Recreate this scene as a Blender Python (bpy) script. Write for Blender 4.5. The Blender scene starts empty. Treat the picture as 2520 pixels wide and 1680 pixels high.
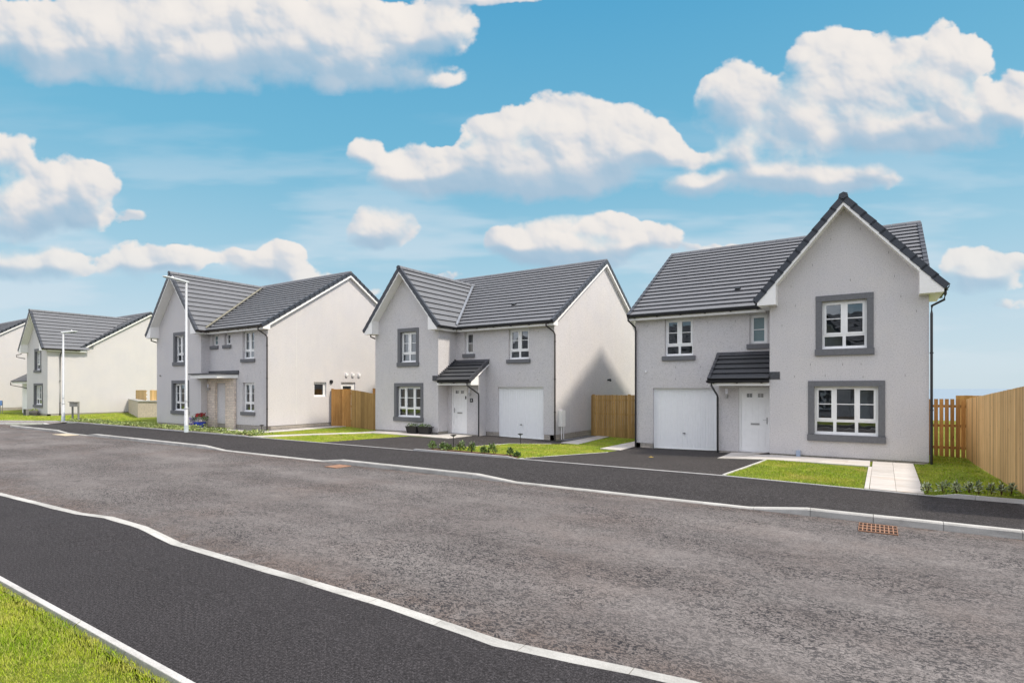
import bpy, bmesh, math, random
import numpy as np
from mathutils import Vector
random.seed(7); rng=np.random.default_rng(11)
S=bpy.context.scene
COL=S.collection
R=math.radians
YAW=R(33.148); CAMZ=2.2

# ------------------------------------------------------------------ helpers
class MB:
    def __init__(s): s.v=[]; s.f=[]; s.m=[]; s.t=[]; s.tone=1.0
    def face(s,idx,mat=0): s.f.append(tuple(idx)); s.m.append(mat); s.t.append(s.tone)
    def poly(s,pts,mat=0):
        b=len(s.v); s.v+= [tuple(p) for p in pts]; s.face(range(b,b+len(pts)),mat)
    def hexa(s,p,mat=0):           # p: 8 points, bottom 4 then top 4
        b=len(s.v); s.v+=[tuple(q) for q in p]
        for q in ((0,3,2,1),(4,5,6,7),(0,1,5,4),(1,2,6,5),(2,3,7,6),(3,0,4,7)): s.face([b+i for i in q],mat)
    def box(s,x0,x1,y0,y1,z0,z1,mat=0):
        s.hexa([(x0,y0,z0),(x1,y0,z0),(x1,y1,z0),(x0,y1,z0),(x0,y0,z1),(x1,y0,z1),(x1,y1,z1),(x0,y1,z1)],mat)
    def mbox(s,M,u0,u1,w0,w1,z0,z1,mat=0):
        s.hexa([M(u0,w0,z0),M(u1,w0,z0),M(u1,w1,z0),M(u0,w1,z0),M(u0,w0,z1),M(u1,w0,z1),M(u1,w1,z1),M(u0,w1,z1)],mat)
    def prism(s,M,pts,w0,w1,mat=0):
        n=len(pts); b=len(s.v)
        s.v+=[M(u,w0,z) for u,z in pts]+[M(u,w1,z) for u,z in pts]
        s.face(range(b,b+n),mat); s.face(range(b+2*n-1,b+n-1,-1),mat)
        for i in range(n):
            j=(i+1)%n; s.face([b+i,b+j,b+n+j,b+n+i],mat)
    def plate(s,M,u0,u1,z0,z1,holes,w0,w1,mat=0,back=True,edges=True):
        us=sorted({u0,u1,*[h[0] for h in holes],*[h[1] for h in holes]}); zs=sorted({z0,z1,*[h[2] for h in holes],*[h[3] for h in holes]})
        us=[u for u in us if u0-1e-6<=u<=u1+1e-6]; zs=[z for z in zs if z0-1e-6<=z<=z1+1e-6]
        def solid(i,j):
            if i<0 or j<0 or i>=len(us)-1 or j>=len(zs)-1: return False
            c=((us[i]+us[i+1])/2,(zs[j]+zs[j+1])/2)
            return not any(h[0]<c[0]<h[1] and h[2]<c[1]<h[3] for h in holes)
        for i in range(len(us)-1):
            for j in range(len(zs)-1):
                if not solid(i,j): continue
                a,b,c,d=us[i],us[i+1],zs[j],zs[j+1]
                s.poly([M(a,w1,c),M(b,w1,c),M(b,w1,d),M(a,w1,d)],mat)
                if back: s.poly([M(a,w0,c),M(a,w0,d),M(b,w0,d),M(b,w0,c)],mat)
                for (di,dj,p,q) in ((-1,0,(a,c),(a,d)),(1,0,(b,c),(b,d)),(0,-1,(a,c),(b,c)),(0,1,(a,d),(b,d))):
                    ni,nj=i+di,j+dj
                    out = ni<0 or nj<0 or ni>=len(us)-1 or nj>=len(zs)-1
                    if out and not edges: continue
                    if not solid(ni,nj): s.poly([M(p[0],w0,p[1]),M(q[0],w0,q[1]),M(q[0],w1,q[1]),M(p[0],w1,p[1])],mat)
    def tube(s,pts,r,n=10,mat=0,caps=True,r2=None):
        pts=[Vector(p) for p in pts]; rings=[]; L=len(pts)
        for i,p in enumerate(pts):
            if i==0: d=pts[1]-p
            elif i==L-1: d=p-pts[i-1]
            else: d=(pts[i+1]-p).normalized()+(p-pts[i-1]).normalized()
            d.normalize(); a=Vector((0,0,1)) if abs(d.z)<.9 else Vector((1,0,0))
            x=d.cross(a).normalized(); y=d.cross(x)
            rr=r if r2 is None else r+(r2-r)*i/(L-1)
            b=len(s.v); s.v+=[tuple(p+x*math.cos(2*math.pi*k/n)*rr+y*math.sin(2*math.pi*k/n)*rr) for k in range(n)]; rings.append(b)
        for a,b in zip(rings,rings[1:]):
            for k in range(n): s.face([a+k,a+(k+1)%n,b+(k+1)%n,b+k],mat)
        if caps: s.face(range(rings[0],rings[0]+n),mat); s.face(range(rings[-1],rings[-1]+n),mat)
    def lathe(s,c,prof,n=20,mat=0):
        rs=[]
        for r,z in prof:
            b=len(s.v); s.v+=[(c[0]+r*math.cos(2*math.pi*k/n),c[1]+r*math.sin(2*math.pi*k/n),c[2]+z) for k in range(n)]; rs.append(b)
        for a,b in zip(rs,rs[1:]):
            for k in range(n): s.face([a+k,a+(k+1)%n,b+(k+1)%n,b+k],mat)
        s.face(range(rs[0],rs[0]+n),mat); s.face(range(rs[-1],rs[-1]+n),mat)
def build(name,mb,mats,parent=None,smooth=False,bevel=0):
    me=bpy.data.meshes.new(name); org=Vector((0,0,0))
    if parent is not None: org=parent.matrix_world_loc
    v=[(a-org.x,b-org.y,c-org.z) for a,b,c in mb.v]
    me.from_pydata(v,[],mb.f)
    if not isinstance(mats,(list,tuple)): mats=[mats]
    for m in mats: me.materials.append(m)
    me.polygons.foreach_set('material_index',mb.m)
    at=me.attributes.new('tone','FLOAT','FACE'); at.data.foreach_set('value',mb.t)
    if smooth: me.polygons.foreach_set('use_smooth',[True]*len(mb.f))
    me.update()
    o=bpy.data.objects.new(name,me); COL.objects.link(o)
    if parent is not None: o.parent=parent.ob
    if bevel:
        b=o.modifiers.new('b','BEVEL'); b.width=bevel; b.segments=2; b.limit_method='ANGLE'
    h=H(o,org); return h
class H:                      # handle: object + world origin of its frame
    def __init__(s,ob,loc): s.ob=ob; s.matrix_world_loc=Vector(loc)
def thing(name,label,cat,loc=(0,0,0),group=None):
    o=bpy.data.objects.new(name,None); COL.objects.link(o); o.location=loc; o.empty_display_size=.2
    o['label']=label; o['category']=cat
    if group: o['group']=group
    return H(o,loc)
def tag(h,label,cat,group=None):
    h.ob['label']=label; h.ob['category']=cat
    if group: h.ob['group']=group
    return h
def struct(h): h.ob['kind']='structure'; return h
def FR(Y): return lambda u,w,z:(u,Y-w,z)           # facade that faces the street
def SX(X): return lambda u,w,z:(X+w,u,z)           # facade that faces +X
def SXn(X): return lambda u,w,z:(X-w,u,z)          # facade that faces -X
def BK(Y): return lambda u,w,z:(u,Y+w,z)
def lerp(a,b,t): return a+(b-a)*t
def interp(x,xs,ys): return float(np.interp(x,xs,ys))

# ------------------------------------------------------------------ materials
class NT:
    def __init__(s,m): s.t=m.node_tree; s.n=s.t.nodes; s.l=s.t.links
    def new(s,k,**kw):
        n=s.n.new(k)
        for a,b in kw.items(): setattr(n,a,b)
        return n
    def lk(s,a,b): s.l.new(a,b)
    def noise(s,vec,scale,detail=4,rough=.55,dist=0.0,dim='3D'):
        n=s.new('ShaderNodeTexNoise',noise_dimensions=dim); n.inputs['Scale'].default_value=scale; n.inputs['Detail'].default_value=detail
        n.inputs['Roughness'].default_value=rough; n.inputs['Distortion'].default_value=dist; s.lk(vec,n.inputs['Vector']); return n.outputs['Fac']
    def ramp(s,fac,stops,interp='LINEAR'):
        r=s.new('ShaderNodeValToRGB'); r.color_ramp.interpolation=interp; e=r.color_ramp.elements
        while len(e)<len(stops): e.new(.5)
        for i,(p,c) in enumerate(stops):
            e[i].position=p; e[i].color=(c,c,c,1) if isinstance(c,(int,float)) else (*c,1)
        s.lk(fac,r.inputs['Fac']); return r.outputs['Color']
    def mix(s,f,a,b,mode='MIX'):
        m=s.new('ShaderNodeMix',data_type='RGBA',blend_type=mode)
        for i,x in ((0,f),(6,a),(7,b)):
            if hasattr(x,'links'): s.lk(x,m.inputs[i])
            elif i==0: m.inputs[0].default_value=x
            else: m.inputs[i].default_value=(x,x,x,1) if isinstance(x,(int,float)) else (*x,1)
        return m.outputs[2]
    def math(s,op,a,b=0.0,c=None,clamp=False):
        m=s.new('ShaderNodeMath',operation=op,use_clamp=clamp)
        for i,x in enumerate([a,b]+([c] if c is not None else [])):
            if hasattr(x,'links'): s.lk(x,m.inputs[i])
            else: m.inputs[i].default_value=x
        return m.outputs[0]
    def vmap(s,vec,scale=(1,1,1),rot=(0,0,0)):
        m=s.new('ShaderNodeMapping'); m.inputs['Scale'].default_value=scale; m.inputs['Rotation'].default_value=rot; s.lk(vec,m.inputs['Vector']); return m.outputs['Vector']
    def bump(s,h,strength,dist,prev=None):
        b=s.new('ShaderNodeBump'); b.inputs['Strength'].default_value=strength; b.inputs['Distance'].default_value=dist; s.lk(h,b.inputs['Height'])
        if prev is not None: s.lk(prev,b.inputs['Normal'])
        return b.outputs['Normal']
def mat(name,rough=.8,spec=.3):
    m=bpy.data.materials.new(name); m.use_nodes=True; t=NT(m); t.n.clear()
    t.out=t.new('ShaderNodeOutputMaterial'); t.p=t.new('ShaderNodeBsdfPrincipled'); t.lk(t.p.outputs[0],t.out.inputs[0])
    t.p.inputs['Roughness'].default_value=rough; t.p.inputs['Specular IOR Level'].default_value=spec
    g=t.new('ShaderNodeNewGeometry'); t.pos=g.outputs['Position']; t.m=m; return t
def srgb(r,g,b):
    f=lambda c:((c/255)/12.92 if c/255<=.04045 else ((c/255+.055)/1.055)**2.4); return (f(r),f(g),f(b))
def sc(c,k): return tuple(x*k for x in c)
def plain(name,col,rough=.5,spec=.4,metal=0,var=.08,scale=6,bump=0):
    t=mat(name,rough,spec); n=t.noise(t.pos,scale,5)
    c=t.mix(1.0,col,t.ramp(n,[(.3,1-var),(.7,1+var)]),'MULTIPLY'); t.lk(c,t.p.inputs['Base Color']); t.p.inputs['Metallic'].default_value=metal
    if bump: t.lk(t.bump(t.noise(t.pos,180,3),bump,.004),t.p.inputs['Normal'])
    return t.m
def render_mat(name,col,warm):
    t=mat(name,.92,.15)
    v=t.new('ShaderNodeTexVoronoi'); v.inputs['Scale'].default_value=75; t.lk(t.pos,v.inputs['Vector'])
    n1=t.noise(t.pos,30,5,.75); n2=t.noise(t.pos,1.1,5,.6); n3=t.noise(t.vmap(t.pos,(1.4,1.4,.35)),1.7,5,.65)
    c=t.mix(t.ramp(n2,[(.35,0.0),(.7,1.0)]),col,warm)
    c=t.mix(1.0,c,t.ramp(n1,[(.30,.66),(.48,1.0),(.72,1.12)]),'MULTIPLY')
    c=t.mix(1.0,c,t.ramp(n3,[(.3,.982),(.6,1.01)]),'MULTIPLY')
    # rain and soil splash marks low on the render
    z=t.new('ShaderNodeSeparateXYZ'); t.lk(t.pos,z.inputs[0])
    low=t.math('SUBTRACT',1.0,t.math('DIVIDE',t.math('SUBTRACT',z.outputs[2],.15),.55),clamp=True)
    low=t.math('MULTIPLY',low,t.ramp(t.noise(t.pos,5,5),[(.4,0.0),(.75,.35)]))
    c=t.mix(low,c,sc(col,.72)); t.lk(c,t.p.inputs['Base Color'])
    h=t.math('ADD',t.math('MULTIPLY',v.outputs['Distance'],.7),n1); t.lk(t.bump(h,.55,.010),t.p.inputs['Normal']); return t.m
M_render=render_mat('dry dash render',(.590,.574,.594),(.622,.598,.600))
M_white=plain('white upvc',(.88,.88,.89),.35,.5,var=.03)
M_board=plain('white board',(.87,.86,.855),.5,.4,var=.03)
M_black=plain('black plastic',(.018,.018,.022),.35,.5,var=.2)
M_brown=plain('dark brown pipe',(.028,.022,.022),.4,.5,var=.2)
M_slot=plain('weep slot',(.22,.205,.205),.8,.1)
M_joint=plain('movement joint',(.66,.65,.64),.7,.2)
def tile_mat(name,c1,c2,rough=.62):
    t=mat(name,rough,.35); a=t.new('ShaderNodeAttribute'); a.attribute_name='tone'
    n=t.noise(t.pos,9,6,.7); n2=t.noise(t.pos,90,3,.7)
    c=t.mix(n,c1,c2); c=t.mix(1.0,c,a.outputs['Fac'],'MULTIPLY'); c=t.mix(1.0,c,t.ramp(n2,[(.3,.86),(.7,1.12)]),'MULTIPLY')
    sp=t.ramp(t.noise(t.pos,3.3,8,.8),[(.74,0.0),(.82,.25)]); c=t.mix(sp,c,(.33,.32,.29))
    t.lk(c,t.p.inputs['Base Color']); t.lk(t.bump(n2,.25,.004),t.p.inputs['Normal']); return t.m
M_tile=tile_mat('grey concrete tile',(.146,.153,.172),(.180,.187,.206))
M_slate=tile_mat('dark porch slate',(.050,.053,.060),(.080,.083,.090),.5)
M_verge=tile_mat('dark verge unit',(.040,.047,.062),(.055,.062,.078),.45)
M_lead=plain('lead flashing',(.060,.062,.072),.45,.4,var=.35,scale=14)
M_valley=plain('valley trough',(.24,.26,.30),.4,.4,var=.2)
M_valley2=plain('old valley trough',(.20,.19,.15),.5,.4,var=.3)
M_stone=plain('grey cast stone',(.155,.158,.172),.75,.25,var=.10,scale=20,bump=.3)
def block_mat(name,c1,c2,mortar,w,h,rough=.85,off=.5):
    t=mat(name,rough,.2); s=t.new('ShaderNodeSeparateXYZ'); t.lk(t.pos,s.inputs[0]); c=t.new('ShaderNodeCombineXYZ')
    t.lk(t.math('ADD',s.outputs[0],s.outputs[1]),c.inputs[0]); t.lk(s.outputs[2],c.inputs[1])
    b=t.new('ShaderNodeTexBrick'); b.offset=off; t.lk(c.outputs[0],b.inputs['Vector'])
    for k,x in (('Color1',c1),('Color2',c2),('Mortar',mortar)): b.inputs[k].default_value=(*x,1)
    b.inputs['Scale'].default_value=1; b.inputs['Brick Width'].default_value=w; b.inputs['Row Height'].default_value=h; b.inputs['Mortar Size'].default_value=.008
    n=t.noise(t.pos,14,6,.7); col=t.mix(1.0,b.outputs['Color'],t.ramp(n,[(.3,.75),(.7,1.18)]),'MULTIPLY'); t.lk(col,t.p.inputs['Base Color'])
    hh=t.math('ADD',t.math('MULTIPLY',b.outputs['Fac'],-1.2),n); t.lk(t.bump(hh,.6,.02),t.p.inputs['Normal']); return t.m
M_plinth=block_mat('plinth block',(.46,.41,.36),(.38,.35,.32),(.27,.25,.23),.44,.11)
M_ashlar=block_mat('split stone',(.78,.67,.58),(.64,.55,.48),(.52,.48,.45),.34,.13)
M_buff=block_mat('buff stone block',(.60,.52,.43),(.54,.47,.39),(.46,.42,.36),.40,.145)
def glass_mat(name,tint,refl=1.0,rough=.0):
    t=mat(name); t.n.remove(t.p); f=t.new('ShaderNodeFresnel'); f.inputs['IOR'].default_value=1.62
    g=t.new('ShaderNodeBsdfGlossy'); g.inputs['Roughness'].default_value=rough; g.inputs['Color'].default_value=(.9,.95,1,1)
    w=t.noise(t.pos,1.6,2); t.lk(t.bump(w,.12,.02),g.inputs['Normal'])
    tr=t.new('ShaderNodeBsdfTransparent'); tr.inputs['Color'].default_value=(*tint,1); mx=t.new('ShaderNodeMixShader')
    t.lk(t.math('MULTIPLY_ADD',f.outputs[0],refl,.085,clamp=True),mx.inputs[0]); t.lk(tr.outputs[0],mx.inputs[1]); t.lk(g.outputs[0],mx.inputs[2]); t.lk(mx.outputs[0],t.out.inputs[0]); return t.m
M_glass=glass_mat('window glass',(.66,.70,.72),1.5)
def obscure():
    t=mat('obscure glass',.25,.6); n=t.noise(t.pos,60,3); t.lk(t.mix(n,(.10,.17,.19),(.17,.26,.28)),t.p.inputs['Base Color']); t.lk(t.bump(n,.4,.01),t.p.inputs['Normal']); return t.m
M_obscure=obscure()
M_room=plain('room plaster',(.34,.33,.32),.9,.1)
M_roomfloor=plain('room floor',(.10,.085,.07),.8,.1)
M_curtain=plain('curtain',(.62,.62,.60),.9,.1,var=.15,scale=30)
M_curtain2=plain('tan curtain',(.40,.33,.22),.9,.1,var=.2,scale=20)
M_garage=plain('garage steel',(.86,.87,.895),.4,.45,var=.02)
M_steel=plain('brushed steel',(.45,.45,.46),.3,.5,metal=1)
M_lampglass=plain('opal glass',(.80,.80,.90),.2,.5)
M_dark=plain('dark slot',(.02,.02,.022),.7,.2)
M_galv=plain('galvanised steel',(.55,.57,.60),.45,.4,metal=.3,var=.10,scale=10)
M_postbase=plain('post base coating',(.36,.41,.44),.6,.3,var=.1)
def wood(name,a,b,dk=.55,weather=0.0):
    t=mat(name,.8,.2); at=t.new('ShaderNodeAttribute'); at.attribute_name='tone'
    wv=t.vmap(t.pos,(14,14,.9)); n=t.noise(wv,2.2,6,.65,1.2); n2=t.noise(t.vmap(t.pos,(1,1,.3)),1.5,4)
    c=t.mix(t.ramp(n,[(.3,0.0),(.7,1.0)]),a,b); c=t.mix(1.0,c,at.outputs['Fac'],'MULTIPLY')
    c=t.mix(t.ramp(n2,[(.45,0.0),(.8,.45)]),c,sc(a,dk))
    v=t.new('ShaderNodeTexVoronoi'); v.inputs['Scale'].default_value=1.0; t.lk(t.vmap(t.pos,(6.5,6.5,3.1)),v.inputs['Vector'])
    k=t.ramp(v.outputs['Distance'],[(.045,1.0),(.11,0.0)]); c=t.mix(t.math('MULTIPLY',k,.8),c,sc(a,.22)); t.lk(c,t.p.inputs['Base Color'])
    t.lk(t.bump(n,.35,.01),t.p.inputs['Normal']); return t.m
M_woodL=wood('pale sawn timber',(.58,.355,.145),(.76,.52,.27))
M_woodD=wood('orange brown timber',(.36,.175,.055),(.56,.31,.11))
M_woodG=wood('treated timber',(.34,.20,.070),(.52,.34,.14))
M_woodB=wood('bright new timber',(.56,.36,.15),(.70,.49,.24))
# ground materials
def asphalt_road():
    t=mat('worn road surface',.88,.25)
    p=t.vmap(t.pos,(.55,1.3,1)); big=t.noise(p,.55,6,.6); mid=t.noise(t.vmap(t.pos,(.8,1.6,1)),3.2,6,.65,.6)
    c=t.ramp(big,[(.30,(.158,.138,.134)),(.50,(.196,.178,.175)),(.70,(.240,.221,.216))])
    red=t.ramp(t.noise(t.pos,.42,5,.6),[(.50,0.0),(.72,.55)]); c=t.mix(red,c,(.185,.145,.130))
    c=t.mix(1.0,c,t.ramp(mid,[(.25,.82),(.5,1.0),(.75,1.12)]),'MULTIPLY')
    sx=t.new('ShaderNodeSeparateXYZ'); t.lk(t.pos,sx.inputs[0]); Y=sx.outputs[1]; wobn=t.noise(t.pos,.35,3)
    trk=t.math('SINE',t.math('MULTIPLY',t.math('ADD',Y,t.math('MULTIPLY',wobn,.9)),3.4)); c=t.mix(1.0,c,t.ramp(t.math('MULTIPLY_ADD',trk,.5,.5),[(.0,.94),(.6,1.02),(1.0,1.05)]),'MULTIPLY')
    edge=t.math('MAXIMUM',t.math('SUBTRACT',1.0,t.math('DIVIDE',t.math('SUBTRACT',Y,4.0),.75),clamp=True),t.math('SUBTRACT',1.0,t.math('DIVIDE',t.math('SUBTRACT',10.86,Y),.55),clamp=True))
    c=t.mix(t.math('MULTIPLY',edge,t.ramp(t.noise(t.pos,2.6,5,.7),[(.35,0.0),(.65,.75)])),c,(.125,.082,.062))
    # open pits where the stones show
    pv=t.vmap(t.pos,(1,1.55,1)); pit=t.noise(pv,15,4,.66,1.7); pit2=t.noise(pv,40,3,.7,.8)
    zone=t.ramp(t.noise(t.vmap(t.pos,(.55,1,1)),.62,5,.68),[(.38,0.0),(.60,1.0)])
    pa=t.ramp(pit,[(.520,0.0),(.552,1.0)]); pb=t.ramp(pit2,[(.545,0.0),(.60,.8)])
    pm=t.math('MULTIPLY',t.math('MAXIMUM',pa,pb),t.math('ADD',t.math('MULTIPLY',zone,.62),.42),clamp=True); c=t.mix(t.math('MULTIPLY',pm,.97),c,(.024,.024,.029))
    fine=t.noise(t.pos,120,3,.7); c=t.mix(1.0,c,t.ramp(fine,[(.3,.72),(.5,1.0),(.72,1.35)]),'MULTIPLY')
    v=t.new('ShaderNodeTexVoronoi'); v.inputs['Scale'].default_value=55; t.lk(t.pos,v.inputs['Vector']); sp=t.ramp(v.outputs['Distance'],[(.05,1.0),(.10,0.0)])
    rnd=t.new('ShaderNodeSeparateColor'); t.lk(v.outputs['Color'],rnd.inputs[0]); sp=t.math('MULTIPLY',sp,t.ramp(rnd.outputs[0],[(.93,0.0),(.945,1.0)])); c=t.mix(sp,c,(.50,.47,.45))
    t.lk(c,t.p.inputs['Base Color']); h=t.math('SUBTRACT',t.math('ADD',t.math('MULTIPLY',fine,.25),mid),t.math('MULTIPLY',pm,.9))
    t.lk(t.bump(h,.75,.012),t.p.inputs['Normal']); return t.m
def asphalt_new(name,base,spk,coarse=True):
    t=mat(name,.9,.15); f=t.noise(t.pos,85,3,.8); g=t.noise(t.pos,42,4,.8); b=t.noise(t.pos,.8,5,.6)
    c=t.mix(t.ramp(f,[(.44,0.0),(.62,1.0)]),base,spk); c=t.mix(1.0,c,t.ramp(g,[(.36,.50),(.5,.95),(.64,1.75)]),'MULTIPLY'); c=t.mix(1.0,c,t.ramp(t.noise(t.pos,15,4,.85),[(.36,.66),(.5,.95),(.66,1.6)]),'MULTIPLY') if coarse else c; c=t.mix(1.0,c,t.ramp(b,[(.3,.92),(.7,1.08)]),'MULTIPLY')
    t.lk(c,t.p.inputs['Base Color']); t.lk(t.bump(t.math('ADD',f,g),.7,.006),t.p.inputs['Normal']); return t.m
M_road=asphalt_road()
M_foot=asphalt_new('new black asphalt',(.026,.0245,.0255),(.074,.069,.072))
M_footnear=asphalt_new('new black asphalt near',(.025,.0235,.0255),(.068,.063,.068),False)
M_drive=asphalt_new('driveway asphalt',(.038,.035,.035),(.074,.068,.068))
M_footold=asphalt_new('pale old asphalt',(.19,.17,.165),(.27,.25,.24))
def concrete(name,a,b,rough=.85,sc_=3):
    t=mat(name,rough,.25); n=t.noise(t.vmap(t.pos,(.5,1,1)),sc_,6,.65); f=t.noise(t.pos,70,3,.7)
    c=t.mix(t.ramp(n,[(.3,0.0),(.7,1.0)]),a,b); c=t.mix(1.0,c,t.ramp(f,[(.3,.84),(.7,1.12)]),'MULTIPLY'); t.lk(c,t.p.inputs['Base Color']); t.lk(t.bump(f,.3,.004),t.p.inputs['Normal']); return t.m
M_kerb=concrete('kerb concrete',(.36,.36,.35),(.50,.50,.48))
M_edge=concrete('edging concrete',(.46,.45,.44),(.60,.59,.58))
M_kjoint=plain('kerb joint',(.12,.115,.11),.9,.1)
def slab_mat():
    t=mat('paving slab',.8,.25); at=t.new('ShaderNodeAttribute'); at.attribute_name='tone'
    n=t.noise(t.vmap(t.pos,(.6,5,1)),2.4,6,.7); st=t.ramp(t.noise(t.vmap(t.pos,(.7,1.4,1)),1.1,5,.6),[(.55,0.0),(.75,.6)])
    c=t.ramp(n,[(.3,(.45,.42,.395)),(.7,(.62,.595,.575))]); c=t.mix(st,c,(.46,.34,.24)); c=t.mix(1.0,c,at.outputs['Fac'],'MULTIPLY')
    t.lk(c,t.p.inputs['Base Color']); t.lk(t.bump(n,.3,.005),t.p.inputs['Normal']); return t.m
M_slab=slab_mat()
def grass_ground():
    t=mat('lawn turf',.95,.1); n=t.noise(t.pos,.9,6,.65,.5); m=t.noise(t.pos,7,5,.7); f=t.noise(t.vmap(t.pos,(1,1,1)),55,4,.75)
    c=t.ramp(n,[(.30,(.110,.160,.020)),(.48,(.160,.205,.028)),(.62,(.215,.240,.045)),(.75,(.29,.27,.09))])
    c=t.mix(1.0,c,t.ramp(m,[(.3,.68),(.7,1.28)]),'MULTIPLY'); c=t.mix(1.0,c,t.ramp(f,[(.3,.50),(.5,1.0),(.7,1.45)]),'MULTIPLY')
    sy=t.new('ShaderNodeSeparateXYZ'); t.lk(t.pos,sy.inputs[0]); far=t.math('LESS_THAN',sy.outputs[1],-3.2); c=t.mix(far,c,t.mix(n,(.10,.085,.07),(.17,.15,.13)))  # unseen ground behind the camera, browned to cut green bounce and darken pane reflections
    t.lk(c,t.p.inputs['Base Color']); t.lk(t.bump(t.math('ADD',f,m),.9,.03),t.p.inputs['Normal']); return t.m
M_turf=grass_ground()
def blade_mat():
    t=mat('grass blade',.6,.25); at=t.new('ShaderNodeAttribute'); at.attribute_name='tone'; n=t.noise(t.pos,.9,6,.65,.5)
    c=t.ramp(n,[(.30,(.22,.410,.010)),(.44,(.37,.570,.016)),(.56,(.53,.650,.035)),(.66,(.70,.66,.14))])
    c2=t.mix(1.0,c,at.outputs['Fac'],'MULTIPLY'); dry=t.ramp(at.outputs['Fac'],[(.93,0.0),(.97,1.0)],'CONSTANT'); t.lk(t.mix(t.math('MULTIPLY',dry,.7),c2,(.42,.38,.14)),t.p.inputs['Base Color'])
    t.p.inputs['Subsurface Weight'].default_value=0; return t.m
M_blade=blade_mat()
M_soil=concrete('bed soil',(.085,.045,.028),(.15,.085,.05),.95,8)
M_gravel=asphalt_new('grey gravel',(.10,.10,.11),(.26,.26,.27))
def leafmat(name,a,b,rough=.5):
    t=mat(name,rough,.35); at=t.new('ShaderNodeAttribute'); at.attribute_name='tone'
    t.lk(t.mix(at.outputs['Fac'],a,b),t.p.inputs['Base Color']); return t.m
M_leaf=leafmat('shrub leaf',(.028,.065,.014),(.20,.30,.09)); M_leafv=leafmat('variegated leaf',(.05,.11,.04),(.62,.66,.42))
M_cover=leafmat('ground cover leaf',(.09,.15,.03),(.46,.52,.20)); M_stem=plain('woody stem',(.10,.06,.035),.8,.2)
M_red=leafmat('red petal',(.20,.006,.012),(.42,.02,.03)); M_purple=leafmat('purple petal',(.10,.05,.22),(.34,.22,.62)); M_pinkp=leafmat('pale petal',(.55,.45,.45),(.8,.75,.7))
M_blue=plain('glazed blue pot',(.010,.035,.32),.15,.6,var=.2)
M_rust=concrete('rusted iron',(.24,.13,.085),(.38,.22,.145),.8,12)
M_bufftac=concrete('buff iron cover',(.50,.42,.30),(.60,.52,.40),.85,9)
M_bluesign=plain('blue sign face',(.010,.19,.60),.4,.4,var=.04)
M_signgrey=plain('grey sign plastic',(.22,.22,.21),.6,.3,var=.1); M_signwhite=plain('sign plate',(.34,.33,.31),.5,.3,var=.1)
M_tub=plain('stone tub',(.10,.095,.095),.8,.2,var=.2); M_sea=None

# ------------------------------------------------------------------ ground heights
BX=[-90,-56,-50,-35,-30,-24,-21,-17,-11.4,-7.6,-4.6,-2.8,1.3,2.4,5,60]
BZ=[.30,.20,.20,.24,.22,.15,.08,.08,-.03,-.10,-.05,.06,.06,.03,.0,.0]
def base(X): return interp(X,BX,BZ)
def lotz(X,Y):
    t=min(max((Y-14.0)/5.0,0),1); b=base(X); z=interp(X,[-3,.8,1.0,1.5],[.1,.035,.05,.10])*(1-t)+b*t
    if X>1.5 and Y<19: z=lerp(z,.17,min((X-1.5)/.8,1)*max(0,min(1,(19-Y)/5)))
    return z
def G(X,Y):
    if Y>45: return lotz(X,45)-.045*(Y-45)-.0
    if Y>14.02: return lotz(X,Y)-.0
    if Y<1.80: return .085
    return -.06
xs=sorted(set([-3000,-1500,-600,-300,-150,-100]+list(np.arange(-90,12.1,1.0))+[20,40,100,300,700,1500,3000]))
ys=sorted(set([-3000,-800,-200,-60,-20,-8,-3]+[0,1.0,1.78,1.82,3,13.9,14.0,14.04]+list(np.arange(14.5,32,.7))+[36,40,45,60,100,200,350,560]))
g=MB()
for y in ys:
    for x in xs: g.v.append((float(x),float(y),max(G(x,y),-23.5)))
n=len(xs)
for j in range(len(ys)-1):
    for i in range(n-1): g.face([j*n+i,j*n+i+1,(j+1)*n+i+1,(j+1)*n+i])
struct(build('ground',g,M_turf))
def quadgrid(mb,P,nu,nv,zf,off,mat=0):
    """P: 4 (x,y) corners; subdivided bilinearly and laid on zf+off"""
    b=len(mb.v)
    for j in range(nv+1):
        for i in range(nu+1):
            u=i/nu; v=j/nv
            x=(P[0][0]*(1-u)+P[1][0]*u)*(1-v)+(P[3][0]*(1-u)+P[2][0]*u)*v; y=(P[0][1]*(1-u)+P[1][1]*u)*(1-v)+(P[3][1]*(1-u)+P[2][1]*u)*v
            mb.v.append((x,y,zf(x,y)+off))
    for j in range(nv):
        for i in range(nu):
            a=b+j*(nu+1)+i; mb.face([a,a+1,a+nu+2,a+nu+1],mat)
# sea
def sea_mat():
    t=mat('sea water',.35,.5); n=t.noise(t.vmap(t.pos,(.004,.012,1)),1,5); t.lk(t.mix(n,(.235,.30,.38),(.265,.33,.41)),t.p.inputs['Base Color']); return t.m  # base colour kept pale: distance haze and sky reflection put into it
g=MB(); g.poly([(-40000,540,-22),(40000,540,-22),(40000,60000,-22),(-40000,60000,-22)]); struct(build('sea',g,sea_mat()))
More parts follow.
